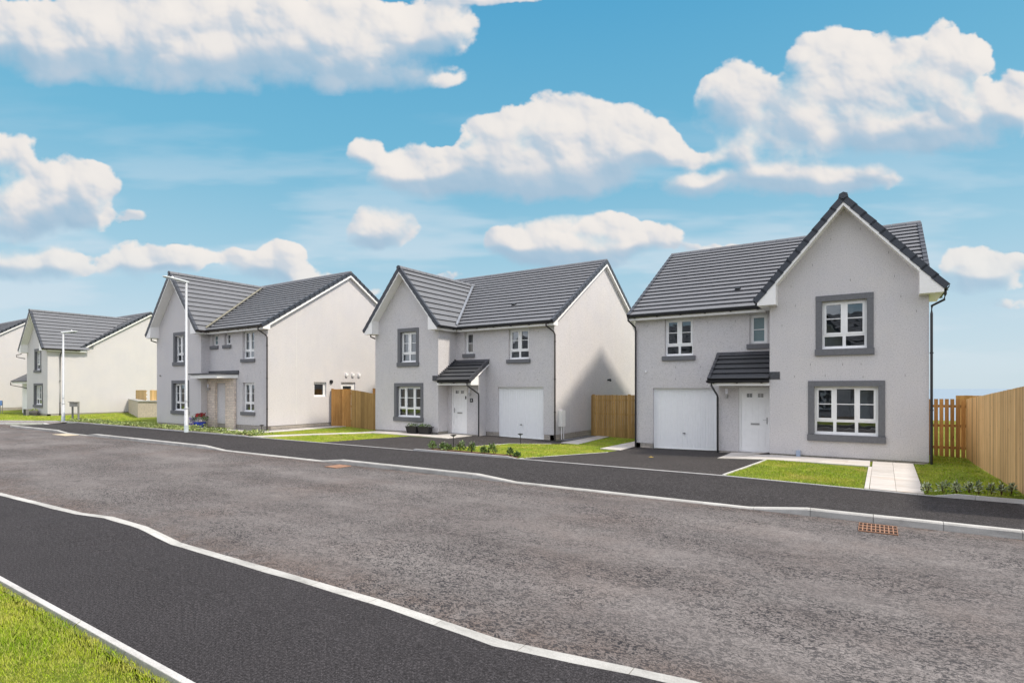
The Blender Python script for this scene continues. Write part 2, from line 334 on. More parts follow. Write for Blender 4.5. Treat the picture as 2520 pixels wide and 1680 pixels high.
# road
g=MB(); g.poly([(-64,3.0,0),(70,3.0,0),(70,11.6,0),(-64,11.6,0)]); struct(build('road',g,M_road))
YK=10.86
FKX=[-60,-41,-34.6,-33.2,-31.0,-30.0,-20.6,-19.3,-14.05,-13.1,-8.15,-7.05,-1.95,-1.0,60]
FKZ=[.12,.12,.12,.025,.025,.12,.12,.025,.025,.12,.12,.025,.025,.12,.12]
NKX=[-60,-11.6,-10.4,-9.2,-8.2,60]; NKZ=[.03,.03,.115,.115,.03,.03]
NYX=[-60,-15,-11.5,-8,-4.3,-2.7,-1.2,4,60]; NYY=[2.2,3.72,3.87,3.84,3.88,3.80,4.02,4.35,6]
fk=lambda x:interp(x,FKX,FKZ); nk=lambda x:interp(x,NKX,NKZ); ny=lambda x:interp(x,NYX,NYY)
def strip(mb,X,rows,mat=0,close=True):
    """rows: list of functions x->(y,z); sweeps a profile along X"""
    b=len(mb.v); k=len(rows)
    for x in X:
        for r in rows: y,z=r(x); mb.v.append((x,y,z))
    for i in range(len(X)-1):
        for j in range(k-1): mb.face([b+i*k+j,b+i*k+j+1,b+(i+1)*k+j+1,b+(i+1)*k+j],mat)
def kerbline(yf,zf,x0,x1,w,sgn,step=.915):
    """sgn=+1: road on the -Y side. Each kerb stone is its own closed length with a thin dark joint"""
    mb=MB(); x=x0
    while x<x1-1e-3:
        e=min(x+step,x1); mb.tone=random.uniform(.88,1.1)
        cuts=sorted({x+.004,e-.004,*[c for c in FKX+NKX+NYX if x+.01<c<e-.01]})
        rows=[lambda q:(yf(q)-sgn*0,-.1),lambda q:(yf(q)+sgn*.004,max(zf(q)-.022,.004)),lambda q:(yf(q)+sgn*.022,zf(q)),lambda q:(yf(q)+sgn*w,zf(q)),lambda q:(yf(q)+sgn*w,-.1)]
        strip(mb,cuts,rows)
        b=len(mb.v)-5*len(cuts); mb.face([b+i for i in range(5)]); b2=len(mb.v)-5; mb.face([b2+i for i in range(5)])
        x=e
    return mb
def kerb_mat():
    t=mat('kerb stone',.85,.25); at=t.new('ShaderNodeAttribute'); at.attribute_name='tone'; n=t.noise(t.vmap(t.pos,(.7,2,2)),2.5,6,.7); f=t.noise(t.pos,80,3,.7)
    c=t.ramp(n,[(.28,(.27,.265,.255)),(.45,(.42,.415,.40)),(.7,(.54,.535,.52))]); c=t.mix(1.0,c,at.outputs['Fac'],'MULTIPLY'); c=t.mix(1.0,c,t.ramp(f,[(.3,.82),(.7,1.12)]),'MULTIPLY')
    t.lk(c,t.p.inputs['Base Color']); t.lk(t.bump(f,.3,.004),t.p.inputs['Normal']); return t.m
M_ks=kerb_mat()
struct(build('kerb',kerbline(lambda x:YK,fk,-41.2,12,.14,1),M_ks)); 
struct(build('kerb',kerbline(lambda x:ny(x)+.20,nk,-40,3,.155,-1),M_ks))
def wob(x,a=.05): return (math.sin(x*3.1)+math.sin(x*7.7+1)+math.sin(x*17.3+2)+math.sin(x*41+.5)*.6)*a*.2
# far footway: follows the kerb top at its front edge
g=MB(); X=sorted(set(list(np.arange(-41,12,.5))+FKX[1:-1]+[12]))
strip(g,X,[lambda x:(YK+.139,fk(x)-.002),lambda x:(YK+1.1,lerp(fk(x),interp(x,[-3,.8],[.1,.06]),.8)),lambda x:(13.97,interp(x,[-3,.8],[.1,.035])),lambda x:(14.05,interp(x,[-3,.8],[.098,.033]))]); struct(build('footway',g,M_foot))
# near footway
g=MB(); X=sorted(set(list(np.arange(-30,6,.5))+NKX[1:-1]+NYX[1:-1]))
strip(g,X,[lambda x:(2.06+wob(x,.006),.093),lambda x:(2.9,.098),lambda x:(ny(x)+.046+wob(x,.02),nk(x)+.003)]); struct(build('footway',g,M_footnear))
# near edging: a bullnose concrete strip between footway and lawn
def edging(name,pts,w,zf,step=.915,h=.10,mat_=None):
    mb=MB(); 
    for (a,b) in zip(pts,pts[1:]):
        d=Vector((b[0]-a[0],b[1]-a[1])); L=d.length; d/=L; nn=Vector((-d.y,d.x))*w/2; k=max(1,round(L/step))
        for i in range(k):
            s0=L*i/k+.003; s1=L*(i+1)/k-.003; mb.tone=random.uniform(.93,1.06)
            p=[Vector(a[:2])+d*s0-nn,Vector(a[:2])+d*s1-nn,Vector(a[:2])+d*s1+nn,Vector(a[:2])+d*s0+nn]
            za=zf(*( (p[0]+p[3])/2)); zb=zf(*((p[1]+p[2])/2)); z=[za,zb,zb,za]
            mb.hexa([(q.x,q.y,zz-h) for q,zz in zip(p,z)]+[(q.x,q.y,zz) for q,zz in zip(p,z)])
    return build(name,mb,mat_ or M_kse,bevel=.006)
M_kse=kerb_mat(); M_kse.name='edging strip'
for nd in M_kse.node_tree.nodes:
    if nd.type=='VALTORGB' and len(nd.color_ramp.elements)==3:
        for e,c in zip(nd.color_ramp.elements,((.38,.375,.37),(.53,.525,.52),(.61,.605,.60))): e.color=(*c,1)
struct(edging('edging',[(-30,2.02),(6,2.06)],.055,lambda x,y:.118))
# far edging between footway and the plots: flush at the drives, raised at the beds
def fez(x,y=0): return interp(x,[-43.5,-31,-30.9,-23.2,-22.7,-13.2,-13.1,-9.35,-9.0,-3,.9,1.0,1.35,12],[.15,.15,.15,.15,.112,.112,.16,.16,.112,.112,.048,.048,.115,.13])
mb=MB(); x=-43.2
XX=[-43.2]
while x<12: x+=.915; XX.append(min(x,12))
for a,b in zip(XX,XX[1:]):
    mb.tone=random.uniform(.93,1.06); cuts=sorted({a+.003,b-.003,*[c for c in (-31,-30.9,-23.2,-22.7,-13.2,-13.1,-9.35,-9.0,-3,.9,1.0,1.35) if a+.01<c<b-.01]})
    strip(mb,cuts,[lambda q:(14.0,.0),lambda q:(14.0,fez(q)),lambda q:(14.055,fez(q)),lambda q:(14.055,-.0)])
    for b0 in (len(mb.v)-4,len(mb.v)-4*len(cuts)): mb.face([b0+i for i in range(4)])
struct(build('edging',mb,M_kse))
# far left: older footway and kerb that swing towards the road, lawn behind
g=MB(); lawnE=[(-43.2,14.5),(-44.2,14.0),(-48.2,12.0),(-60,6.0)]; kerbE=[(-41.3,12.6),(-42.8,12.9),(-45.7,11.4),(-57,5.5)]
for (a,b,c,d) in zip(lawnE,lawnE[1:],kerbE,kerbE[1:]): quadgrid(g,[c,d,b,a],2,2,lambda x,y:.085,0)
struct(build('footway',g,M_footold))
struct(edging('edging',lawnE,.07,lambda x,y:.13)); struct(edging('kerb',kerbE,.2,lambda x,y:.09,h=.15))
g=MB(); g.poly([(-60,6,.09),(-48.2,12,.09),(-44.2,14,.09),(-43.2,14.5,.10),(-60,14.5,.10)]); struct(build('lawn',g,M_turf))
# ---- plots
g=MB()
quadgrid(g,[(-8.95,14.05),(-3.1,14.05),(-2.75,18.0),(-8.0,18.4)],8,10,lotz,.012)
quadgrid(g,[(-8.0,18.4),(-4.15,18.12),(-4.15,20.9),(-7.95,20.9)],6,6,lotz,.012)
quadgrid(g,[(-4.15,19.55),(-2.8,19.55),(-2.8,20.3),(-4.15,20.3)],2,2,lotz,.008)
struct(build('driveway',g,M_drive))
g=MB()
quadgrid(g,[(-18.1,14.05),(-12.95,14.05),(-12.5,17.0),(-17.3,18.2)],8,8,lotz,.012)
quadgrid(g,[(-17.2,18.2),(-12.5,17.0),(-12.3,18.6),(-15.3,18.35)],6,4,lotz,.012)
quadgrid(g,[(-15.3,18.35),(-12.3,18.6),(-11.2,20.9),(-15.3,20.9)],6,6,lotz,.012)
quadgrid(g,[(-12.3,18.6),(-10.2,20.2),(-10.9,20.95),(-11.2,20.9)],4,4,lotz,.012)
struct(build('driveway',g,M_drive))
def slabs(name,P,nu,nv,off=.03,gap=.006):
    mb=MB()
    def at(u,v):
        return ((P[0][0]*(1-u)+P[1][0]*u)*(1-v)+(P[3][0]*(1-u)+P[2][0]*u)*v,(P[0][1]*(1-u)+P[1][1]*u)*(1-v)+(P[3][1]*(1-u)+P[2][1]*u)*v)
    L=math.dist(P[0],P[1]); W=math.dist(P[1],P[2]); gu=gap/L; gv=gap/W
    for i in range(nu):
        for j in range(nv):
            mb.tone=random.uniform(.90,1.08); q=[at(i/nu+gu/2,j/nv+gv/2),at((i+1)/nu-gu/2,j/nv+gv/2),at((i+1)/nu-gu/2,(j+1)/nv-gv/2),at(i/nu+gu/2,(j+1)/nv-gv/2)]
            dz=random.uniform(-.001,.001); z=[lotz(*c)+off+dz for c in q]
            mb.hexa([(c[0],c[1],zz-.05) for c,zz in zip(q,z)]+[(c[0],c[1],zz) for c,zz in zip(q,z)])
    return struct(build(name,mb,M_slab))
slabs('path',[(-.10,14.06),(.84,14.06),(.90,19.3),(-.06,19.3)],2,9)
slabs('path',[(-3.9,18.1),(-.12,18.04),(-.12,19.45),(-3.2,19.45)],6,2); slabs('path',[(-4.15,18.15),(-3.93,18.15),(-2.95,20.2),(-4.15,20.2)],2,3)
slabs('path',[(-20.7,18.45),(-15.3,18.4),(-15.3,19.55),(-20.7,19.48)],9,2); slabs('path',[(-16.75,19.57),(-15.3,19.57),(-15.35,20.2),(-16.75,20.2)],2,1)
slabs('path',[(-10.8,20.2),(-10.0,20.2),(-10.35,24.1),(-10.9,24.1)],1,7); slabs('path',[(-8.7,19.4),(-7.9,19.4),(-7.9,24.0),(-8.6,24.0)],2,8)
slabs('path',[(-22.9,14.1),(-22.1,14.1),(-20.0,18.45),(-20.7,18.45)],1,8)
slabs('path',[(-30.2,15.05),(-24.0,15.05),(-24.0,15.85),(-30.2,15.6)],10,1); slabs('path',[(-24.65,15.9),(-23.9,15.9),(-23.9,20.2),(-24.6,20.2)],1,7)
g=MB(); quadgrid(g,[(-27.6,15.9),(-24.67,15.9),(-24.67,16.3),(-27.6,16.2)],6,1,lotz,.02); quadgrid(g,[(-24.95,15.9),(-24.66,15.9),(-24.66,20.2),(-24.95,20.2)],1,4,lotz,.022)
quadgrid(g,[(-11.4,20.98),(-10.95,20.98),(-10.92,24.1),(-11.4,24.1)],1,4,lotz,.02); quadgrid(g,[(-4.3,20.1),(-2.8,20.1),(-2.8,20.4),(-4.3,20.4)],2,1,lotz,.014); struct(build('gravel_strip',g,M_gravel))
struct(edging('edging',[(-3.08,14.08),(-2.72,18.0)],.05,lambda x,y:lotz(x,y)+.03)); struct(edging('edging',[(-.152,14.08),(-.112,18.0)],.085,lambda x,y:lotz(x,y)+.026,mat_=M_slab))
struct(edging('edging',[(-8.93,14.08),(-7.95,18.4)],.045,lambda x,y:lotz(x,y)+.02)); struct(edging('edging',[(-12.95,14.3),(-12.45,17.0),(-12.25,18.6),(-10.95,19.7)],.045,lambda x,y:lotz(x,y)+.018))
g=MB(); quadgrid(g,[(-12.9,14.06),(-9.0,14.06),(-9.35,14.75),(-12.85,14.85)],8,2,lotz,.03); quadgrid(g,[(-43.0,14.06),(-23.1,14.06),(-23.5,14.75),(-43.0,14.8)],30,2,lotz,.03); struct(build('planting_bed',g,M_soil))

# ------------------------------------------------------------------ houses
def frame_window(parent,M,u0,u1,z0,z1,kind,sur=None,glass=None,rec=.13,curtain=None,sill='stone',face=0.0):
    """M maps (u,w,z); face w = wall face. Window sits rec behind the wall face."""
    w1=-rec; w0=-rec-.07; W=u1-u0; Hh=z1-z0; mb=MB(); fr=.068; tr=z0+Hh*.29
    if kind=='two': cols=[(u0,u0+W/2),(u0+W/2,u1)]; sash=[1,1]
    elif kind=='three': cols=[(u0,u0+W*.33),(u0+W*.33,u0+W*.67),(u0+W*.67,u1)]; sash=[1,0,1]
    else: cols=[(u0,u1)]; sash=[1]
    holes=[]; sh=[]
    for i,(a,b) in enumerate(cols):
        la=fr if i==0 else .042; lb=fr if i==len(cols)-1 else .042
        if kind not in ('one','plain1'):
            holes.append((a+la,b-lb,z0+.095,tr-.036)); zt=tr+.036
        else: zt=z0+.06
        holes.append((a+la,b-lb,zt,z1-fr))
        sh.append((a+la-.012,b-lb+.012,zt-.012,z1-fr+.012,sash[i]))
    mb.plate(M,u0,u1,z0,z1,holes,w0,w1)
    for (a,b,c,d,s) in sh:
        k=.058 if s else .022
        mb.plate(M,a,b,c,d,[(a+k,b-k,c+k,d-k)],w0+.02,w1+.014)
        if kind=='plain1': continue
        zc=(c+d)/2; mb.mbox(M,a+k,b-k,w0+.03,w0+.056,zc-.014,zc+.014)
    f=build('window',mb,M_white,parent,bevel=.004)
    if kind!='one' or W>.8:
        mb=MB(); mb.mbox(M,u0+.006,u1-.006,w1+.002,w1+.055,z0+.005,z0+.036); build('frame_sill',mb,M_white,f)
    mb=MB(); gw=w0+.04; mb.poly([M(u0+.02,gw,z0+.02),M(u1-.02,gw,z0+.02),M(u1-.02,gw,z1-.02),M(u0+.02,gw,z1-.02)]); build('pane',mb,glass or M_glass,f)
    if sur=='full':
        t=.165; mb=MB(); o=.03
        mb.mbox(M,u0-t,u1+t,-.126,o,z1-.004,z1+.17); mb.mbox(M,u0-t,u0+.004,-.126,o-.002,z0+.006,z1-.006); mb.mbox(M,u1-.004,u1+t,-.126,o-.002,z0+.006,z1-.006)
        build('surround',mb,M_stone,f,bevel=.005)
        mb=MB(); mb.mbox(M,u0-t-.02,u1+t+.02,-.126,.075,z0-.19,z0+.004); build('sill',mb,M_stone,f,bevel=.008)
    elif sur=='sill':
        mb=MB(); mb.mbox(M,u0-.09,u1+.09,-.126,.085,z0-.165,z0+.004); build('sill',mb,M_stone,f,bevel=.008)
    if curtain:
        mb=MB()
        for (a,b,cm) in curtain:
            N=14
            for k in range(N):
                x0=lerp(a,b,k/N); x1=lerp(a,b,(k+1)/N); wa=w0-.16-.03*(k%2); wb=w0-.16-.03*((k+1)%2)
                mb.poly([M(x0,wa,z0+.02),M(x1,wb,z0+.02),M(x1,wb,z1),M(x0,wa,z1)],cm)
        build('curtain',mb,[M_curtain,M_curtain2],f)
    return (u0,u1,z0,z1)
def wallplate(mb,M,u0,u1,z0,z1,holes,rec=.13):
    """wall face at w=0 with reveals going back"""
    mb.plate(M,u0,u1,z0,z1,holes,-rec-.16,0,0,back=False,edges=False)
TW=.335; TE=.363
def tiles(mb,M3,L,slope_len,alo,ahi,mask=None,mt=0,tw=TW,te=TE,thick=.030):
    """M3(a,s,n): along eave, up slope, normal. alo/ahi(s) extents"""
    N=max(1,round(slope_len/te)); e=slope_len/N; 
    for k in range(N):
        s0=k*e-(.03 if k==0 else 0); s1=(k+1)*e+.04; a0=alo((k+.5)*e); a1=ahi((k+.5)*e); off=(k%2)*tw/2
        a=a0; first=True; rowt=random.uniform(.985,1.015)
        while a<a1-.02:
            nx=(math.floor((a-off+1e-6)/tw)+1)*tw+off; b=min(nx,a1)
            if b-a<.03: a=b; continue
            if mask is None or mask((a+b)/2,(k+.5)*e):
                j=random.uniform(-.0008,.0008); mb.tone=rowt*random.uniform(.965,1.035); aa=a+.0006; bb=b-.0006; sj=0
                p=[M3(aa,s0+sj,.046+j),M3(bb,s0+sj,.046+j),M3(bb,s1,-.012+j),M3(aa,s1,-.012+j),M3(aa,s0+sj,.046+thick+j),M3(bb,s0+sj,.046+thick+j),M3(bb,s1,.014+j),M3(aa,s1,.014+j)]
                mb.hexa(p,mt)
            a=b
    mb.tone=1
def sheet_under(mb,M3,slope_len,a0,a1,mt=0):
    mb.hexa([M3(a0,0,-.05),M3(a1,0,-.05),M3(a1,slope_len,-.05),M3(a0,slope_len,-.05),M3(a0,0,-.02),M3(a1,0,-.02),M3(a1,slope_len,-.02),M3(a0,slope_len,-.02)],mt)
def verge(mb,Mv,slope_len,w0,w1,te=TE):
    """stepped dry verge units; Mv(s,w,n)"""
    N=max(1,round(slope_len/te)); e=slope_len/N
    for k in range(N):
        s0=k*e-.045; s1=(k+1)*e+.02; mb.tone=random.uniform(.95,1.05)
        for (wa,wb,na,nb) in ((w0,w1,.070,.098),(w1-.018,w1,-.075,.070)):
            ta=.018; mb.hexa([Mv(s0,wa,na),Mv(s0,wb,na),Mv(s1,wb,na-.022),Mv(s1,wa,na-.022),Mv(s0,wa,nb),Mv(s0,wb,nb),Mv(s1,wb,nb-.02),Mv(s1,wa,nb-.02)])
    mb.tone=1
def ridge(mb,P0,P1,acr,dzv=.0):
    """ridge tiles from P0 to P1, acr = horizontal unit across vector"""
    P0=Vector(P0); P1=Vector(P1); d=P1-P0; L=d.length; d/=L; N=max(1,round(L/.45)); acr=Vector(acr)
    prof=[(-.125,-.075),(-.11,.0),(-.05,.065),(.05,.065),(.11,.0),(.125,-.075),(.09,-.085),(-.09,-.085)]
    for k in range(N):
        mb.tone=random.uniform(.92,1.08); s=1.0 if k%2 else 1.0
        a=P0+d*(L*k/N+.004); b=P0+d*(L*(k+1)/N-.004); n=len(prof); i0=len(mb.v)
        for c,kk in ((a,1.06),(b,1.0)): mb.v+=[tuple(c+acr*x*kk+Vector((0,0,y*kk))) for x,y in prof]
        mb.face([i0+i for i in range(n)]); mb.face([i0+n+i for i in range(n)])
        for i in range(n): j=(i+1)%n; mb.face([i0+i,i0+j,i0+n+j,i0+n+i])
    mb.tone=1
def barge(mb,M,ue,uc,zE,sl,w0,w1,uw,side,box=.42,boxz=None):
    """white bargeboard from eave edge ue up to the centre uc. side=+1 when ue<uc. uw = wall edge"""
    t=.055; d=.165; s=side; boxz=zE-.20 if boxz is None else boxz; ui=ue+s*box*1.35
    zt=lambda u:zE-t+sl*abs(u-ue)
    pts=[(ue+s*.03,zt(ue)+.02*sl),(uc,zt(uc)),(uc,zt(uc)-d*1.25),(ui,zt(ui)-d*1.25),(ui,boxz),(ue+s*.03,boxz)]
    mb.prism(M,pts,w0,w1)
def soffit_slope(mb,M,ue,uc,zE,sl,w0,w1,side,box=.42):
    s=side; ui=ue+s*box*1.35; z=lambda u:zE-.055-.165*1.25+sl*abs(u-ue)+.03
    mb.poly([M(ui,w0,z(ui)),M(uc,w0,z(uc)),M(uc,w1,z(uc)),M(ui,w1,z(ui))])
    bz=zE-.20+.01
    mb.poly([M(ui,w0,bz),M(ui,w0,z(ui)),M(ui,w1,z(ui)),M(ui,w1,bz)]); mb.poly([M(ue+s*.03,w0,bz),M(ui,w0,bz),M(ui,w1,bz),M(ue+s*.03,w1,bz)])
def pipe(parent,pts,m,r=.034,clips=(),name='downpipe',cm=None):
    mb=MB(); mb.tube(pts,r,10)
    for (x,y,z) in clips: mb.tube([(x,y,z-.02),(x,y,z+.02)],r+.012,10); 
    return build(name,mb,m,parent,smooth=False)
def gutter(mb,P0,P1,out):
    P0=Vector(P0); P1=Vector(P1); out=Vector(out); prof=[(0,0),(.0,-.05),(.03,-.085),(.075,-.085),(.105,-.05),(.112,.0),(.10,.0),(.09,-.045),(.03,-.06),(.012,0)]
    n=len(prof); i0=len(mb.v)
    for c in (P0,P1): mb.v+=[tuple(c+out*x+Vector((0,0,y))) for x,y in prof]
    for i in range(n): j=(i+1)%n; mb.face([i0+i,i0+j,i0+n+j,i0+n+i])
    mb.face([i0+i for i in range(n)]); mb.face([i0+n+i for i in range(n)])
    L=(P1-P0).length; N=int(L/.9)
    for k in range(N+1):
        c=P0+(P1-P0)*((k+.3)/(N+.6)); t=(P1-P0).normalized()*.025
        q=[c-t+out*(-.0),c+t+out*(-.0),c+t+out*.10,c-t+out*.10]; mb.hexa([tuple(x+Vector((0,0,-.105))) for x in q]+[tuple(x+Vector((0,0,-.088))) for x in q])
def slots(mb,M,pts,mt):
    for (u,z) in pts: mb.mbox(M,u-.006,u+.006,-.01,.004,z-.035,z+.035,mt)
def door(parent,M,u0,u1,z0,z1,wins=2,hinge='R',mats=None,rec=.10):
    """white panelled front door with frame; returns hole"""
    mb=MB(); f=.065; w1=-rec
    mb.plate(M,u0,u1,z0,z1,[(u0+f,u1-f,z0+.03,z1-f)],w1-.08,w1)
    a,b,c,d=u0+f+.004,u1-f-.004,z0+.035,z1-f-.004; W=b-a; Hh=d-c; wl=w1-.02
    wh=[]
    if wins==2:
        for cx in (.30,.70): wh.append((a+W*cx-.085,a+W*cx+.085,d-.25,d-.13))
    else: wh.append((a+W*.5-.075,a+W*.5+.075,d-.27,d-.12))
    mb.plate(M,a,b,c,d,wh,wl-.045,wl)
    for (p,q,r_,t) in wh: mb.plate(M,p-.025,q+.025,r_-.025,t+.025,[(p,q,r_,t)],wl-.01,wl+.012); mb.mbox(M,(p+q)/2-.006,(p+q)/2+.006,wl-.03,wl-.004,r_,t); mb.mbox(M,p,(p+q)/2-.006,wl-.03,wl-.005,(r_+t)/2-.006,(r_+t)/2+.006); mb.mbox(M,(p+q)/2+.006,q,wl-.03,wl-.005,(r_+t)/2-.006,(r_+t)/2+.006)
    for cx in ((.27,.73) if wins==2 else (.5,)):
        ww=.115 if wins==2 else .2
        for (r_,t) in ((.47,.80),(.08,.36)): 
            p,q=a+W*cx-ww,a+W*cx+ww; mb.plate(M,p,q,c+Hh*r_,c+Hh*t,[(p+.018,q-.018,c+Hh*r_+.018,c+Hh*t-.018)],wl-.002,wl+.008)
    D_=build('door',mb,M_white,parent,bevel=.003)
    for (p,q,r_,t) in wh: mb=MB(); mb.poly([M(p,wl-.02,r_),M(q,wl-.02,r_),M(q,wl-.02,t),M(p,wl-.02,t)]); build('pane',mb,M_glass,D_)
    mb=MB(); uc=(a+b)/2; mb.mbox(M,uc-.14,uc+.14,wl+.001,wl+.014,c+Hh*.425,c+Hh*.455); build('letterbox',mb,M_steel,D_,bevel=.003)
    hx=b-.07 if hinge=='L' else a+.07; s=-1 if hinge=='L' else 1
    mb=MB(); mb.mbox(M,hx-.018,hx+.018,wl+.001,wl+.012,c+.92,c+1.14); mb.tube([M(hx,wl+.01,c+1.06),M(hx,wl+.05,c+1.06),M(hx+s*.12,wl+.055,c+1.055)],.009,8); build('handle',mb,M_steel,D_)
    mb=MB(); mb.mbox(M,u0-.02,u1+.02,-.12,.015,z0-.05,z0-.004); build('threshold',mb,M_steel,D_)
    return (u0,u1,z0,z1)
def garage(parent,M,u0,u1,z0,z1):
    mb=MB(); f=.05; rec=.09; mb.plate(M,u0,u1,z0,z1,[(u0+f,u1-f,z0,z1-f)],-rec-.06,-rec)
    mb.plate(M,u0+f-.004,u1-f+.004,z0+.012,z1-f+.004,[(u0+f+.05,u1-f-.05,z0+.05,z1-f-.04)],-rec-.05,-rec-.018)
    a,b=u0+f+.05,u1-f-.05; N=int((b-a)/.093); p=(b-a)/N; w=-rec-.035
    for k in range(N):
        x=a+k*p; pr=[(x,w),(x+p*.66,w),(x+p*.74,w-.009),(x+p*.92,w-.009),(x+p,w)]
        for (q,r_) in zip(pr,pr[1:]): mb.poly([M(q[0],q[1],z0+.05),M(r_[0],r_[1],z0+.05),M(r_[0],r_[1],z1-f-.04),M(q[0],q[1],z1-f-.04)])
    g_=build('garage_door',mb,M_garage,parent)
    mb=MB(); uc=(u0+u1)/2; mb.tube([M(uc,-rec-.03,z0+.62),M(uc,-rec+.012,z0+.62)],.022,10); mb.tube([M(uc-.055,-rec+.014,z0+.622),M(uc+.055,-rec+.018,z0+.618)],.014,8); build('handle',mb,M_black,g_)
    mb=MB(); mb.mbox(M,u0+f,u1-f,-rec-.045,-rec-.022,z0-.03,z0+.010); build('rubber_seal',mb,M_black,g_)
def walllight(parent,M,u,z):
    mb=MB(); c=M(u,.09,z); mb.lathe((c[0],c[1],z),[(.028,0),(.036,.01),(.036,.17),(.028,.185)],14); L=build('wall_light',mb,M_lampglass,parent,smooth=False)
    mb=MB(); mb.lathe((c[0],c[1],z-.16),[(.03,0),(.03,.155)],12); mb.tube([M(u,0,z-.08),M(u,.09,z-.08)],.02,8); mb.tube([M(u,0.0,z-.08),M(u,.015,z-.08)],.05,12); build('bracket',mb,M_steel,L)
def house(label,gx,mx,Yg,Ym,Yr,sl,dz,gs,spec):
    """gx: wing wall x range, mx: whole house x range, gs: side of the wing ('L'/'R')"""
    P=thing('house',label,'house',((mx[0]+mx[1])/2,Ym,base((mx[0]+mx[1])/2)),'new detached houses along the street')
    zE=5.03+dz; wE=zE; g0,g1=gx; gc=(g0+g1)/2; ov=.33; gh=(g1-g0)/2+ov; gsl=1.19; Yv=Yg-.45; zp=spec.get('plinth',.14)
    Yb=2*Yr-Ym; m0,m1=mx; eY=Ym-.36; rz=zE+(Yr-eY)*sl; gr=wE+gh*gsl
    FW=FR(Yg); FM=FR(Ym); topw=zE-.17; zpm=spec.get('plinth_main',zp)
    # walls
    holesW=spec['wing_holes']; holesM=spec['main_holes']; holesS=spec.get('side_holes',[])
    mb=MB(); wallplate(mb,FW,g0,g1,zp,topw,holesW)
    zt=lambda u:wE+gsl*(gh-abs(u-gc))-.22
    mb.poly([FW(g0,0,topw),FW(g1,0,topw),FW(g1,0,zt(g1)),FW(gc,0,zt(gc)),FW(g0,0,zt(g0))])
    ma,mb_=(g1,m1) if gs=='L' else (m0,g0)
    wallplate(mb,FM,ma,mb_,zpm,zE-.05,holesM)
    zs=lambda y:min(zE+(y-eY)*sl,zE+(2*Yr-eY-y)*sl)-.2
    for X,MM,hs in ((m1,SX(m1),holesS),(m0,SXn(m0),[])):
        yf=Ym
        if (gs=='R' and X==m1) or (gs=='L' and X==m0): yf=Yg
        wallplate(mb,MM,yf,Yb,zpm if X==m1 else zpm,topw,hs)
        if yf<Ym: mb.poly([MM(yf,0,topw),MM(Ym,0,topw),MM(Ym,0,zE-.1),MM(yf,0,zE-.1)])
        mb.poly([MM(Ym,0,topw),MM(Yb,0,topw),MM(Yb,0,zs(Yb)),MM(Yr,0,zs(Yr)),MM(Ym,0,zs(Ym))])
    wallplate(mb,SX(g1) if gs=='L' else SXn(g0),Yg,Ym,zpm,zE-.05,[])
    mb.plate(BK(Yb),m0,m1,zpm-.5,zE,[],-.01,0,edges=False)
    slots(mb,FW,spec.get('slotsW',[]),1); slots(mb,FM,spec.get('slotsM',[]),1)
    for y in spec.get('joints',[]): mb.mbox(SX(m1),y-.012,y+.012,-.01,.003,zpm,zs(y),2)
    W=build('wall',mb,[M_render,M_slot,M_joint],P)
    # inner lining: floors and partitions seen through the glass
    mb=MB(); 
    for z in (.12+dz,2.72+dz): mb.box(m0+.3,m1-.3,Ym+.35,Yb-.3,z-.06,z,1); mb.box(g0+.3,g1-.3,Yg+.3,Ym+.35,z-.06,z,1)
    for z0_,z1_ in ((.12+dz,2.66+dz),(2.72+dz,4.98+dz)):
        mb.box(m0+.3,m1-.3,Ym+4.0,Ym+4.1,z0_,z1_); x=gc+(gh-.2)*(1 if gs=='L' else -1); mb.box(x-.05,x+.05,Ym+.35,Ym+4,z0_,z1_)
        mb.box(m0+.3,m1-.3,Ym+.2,Ym+4.0,z1_-.02,z1_) if z0_>2 else None
    build('interior',mb,[M_room,M_roomfloor],P)
    # plinth
    mb=MB(); q=.018
    gd=spec.get('gd'); dr=spec.get('doorgap')
    mb.mbox(FW,g0+q,g1-q,-.2,-q,-.6,zp-.002)
    segs=[(ma,mb_)]
    for cut in [c for c in (gd,dr) if c]:
        ns=[]
        for a,b in segs:
            if cut[0]<b and cut[1]>a: ns+= [(a,cut[0])] if cut[0]>a else []; ns+= [(cut[1],b)] if cut[1]<b else []
            else: ns.append((a,b))
        segs=ns
    for a,b in segs: mb.mbox(FM,a+q,b-q,-.2,-q,-.6,zpm-.002)
    mb.mbox(SX(m1),(Yg if gs=='R' else Ym)+q,Yb-q,-.2,-q,-.6,zpm-.004); mb.mbox(SXn(m0),Ym+q,Yb-q,-.2,-q,-.6,zpm-.004)
    mb.mbox(SX(g1) if gs=='L' else SXn(g0),Yg+q,Ym+.1,-.2,-q,-.6,zpm-.006)
    build('plinth',mb,M_plinth,P)
    # main roof
    mb=MB(); c=1/math.sqrt(1+sl*sl); s_=sl*c; SL=(Yr-eY)/c; xo=.17
    F3=lambda a,s,n:(a,eY+s*c-n*s_,zE+s*s_+n*c-.03); B3=lambda a,s,n:(a,2*Yr-eY-s*c+n*s_,zE+s*s_+n*c-.03)
    A0=m0-xo; A1=m1+xo
    def mmask(a,s):           # hidden below the wing roof
        if abs(a-gc)>gh+.0: return True
        zw=wE+gsl*(gh-abs(a-gc)); return zE+s*s_>zw-.35
    tiles(mb,F3,0,SL,lambda s:A0+.06,lambda s:A1-.06,mmask); tiles(mb,B3,0,SL,lambda s:A0+.06,lambda s:A1-.06)
    # felt below
    mb.tone=.4; sheet_under(mb,lambda a,s,n:F3(a,s,n-.02),SL,A0+.1,A1-.1); sheet_under(mb,lambda a,s,n:B3(a,s,n-.02),SL,A0+.1,A1-.1); mb.tone=1
    RF=build('roof',mb,M_tile,P)
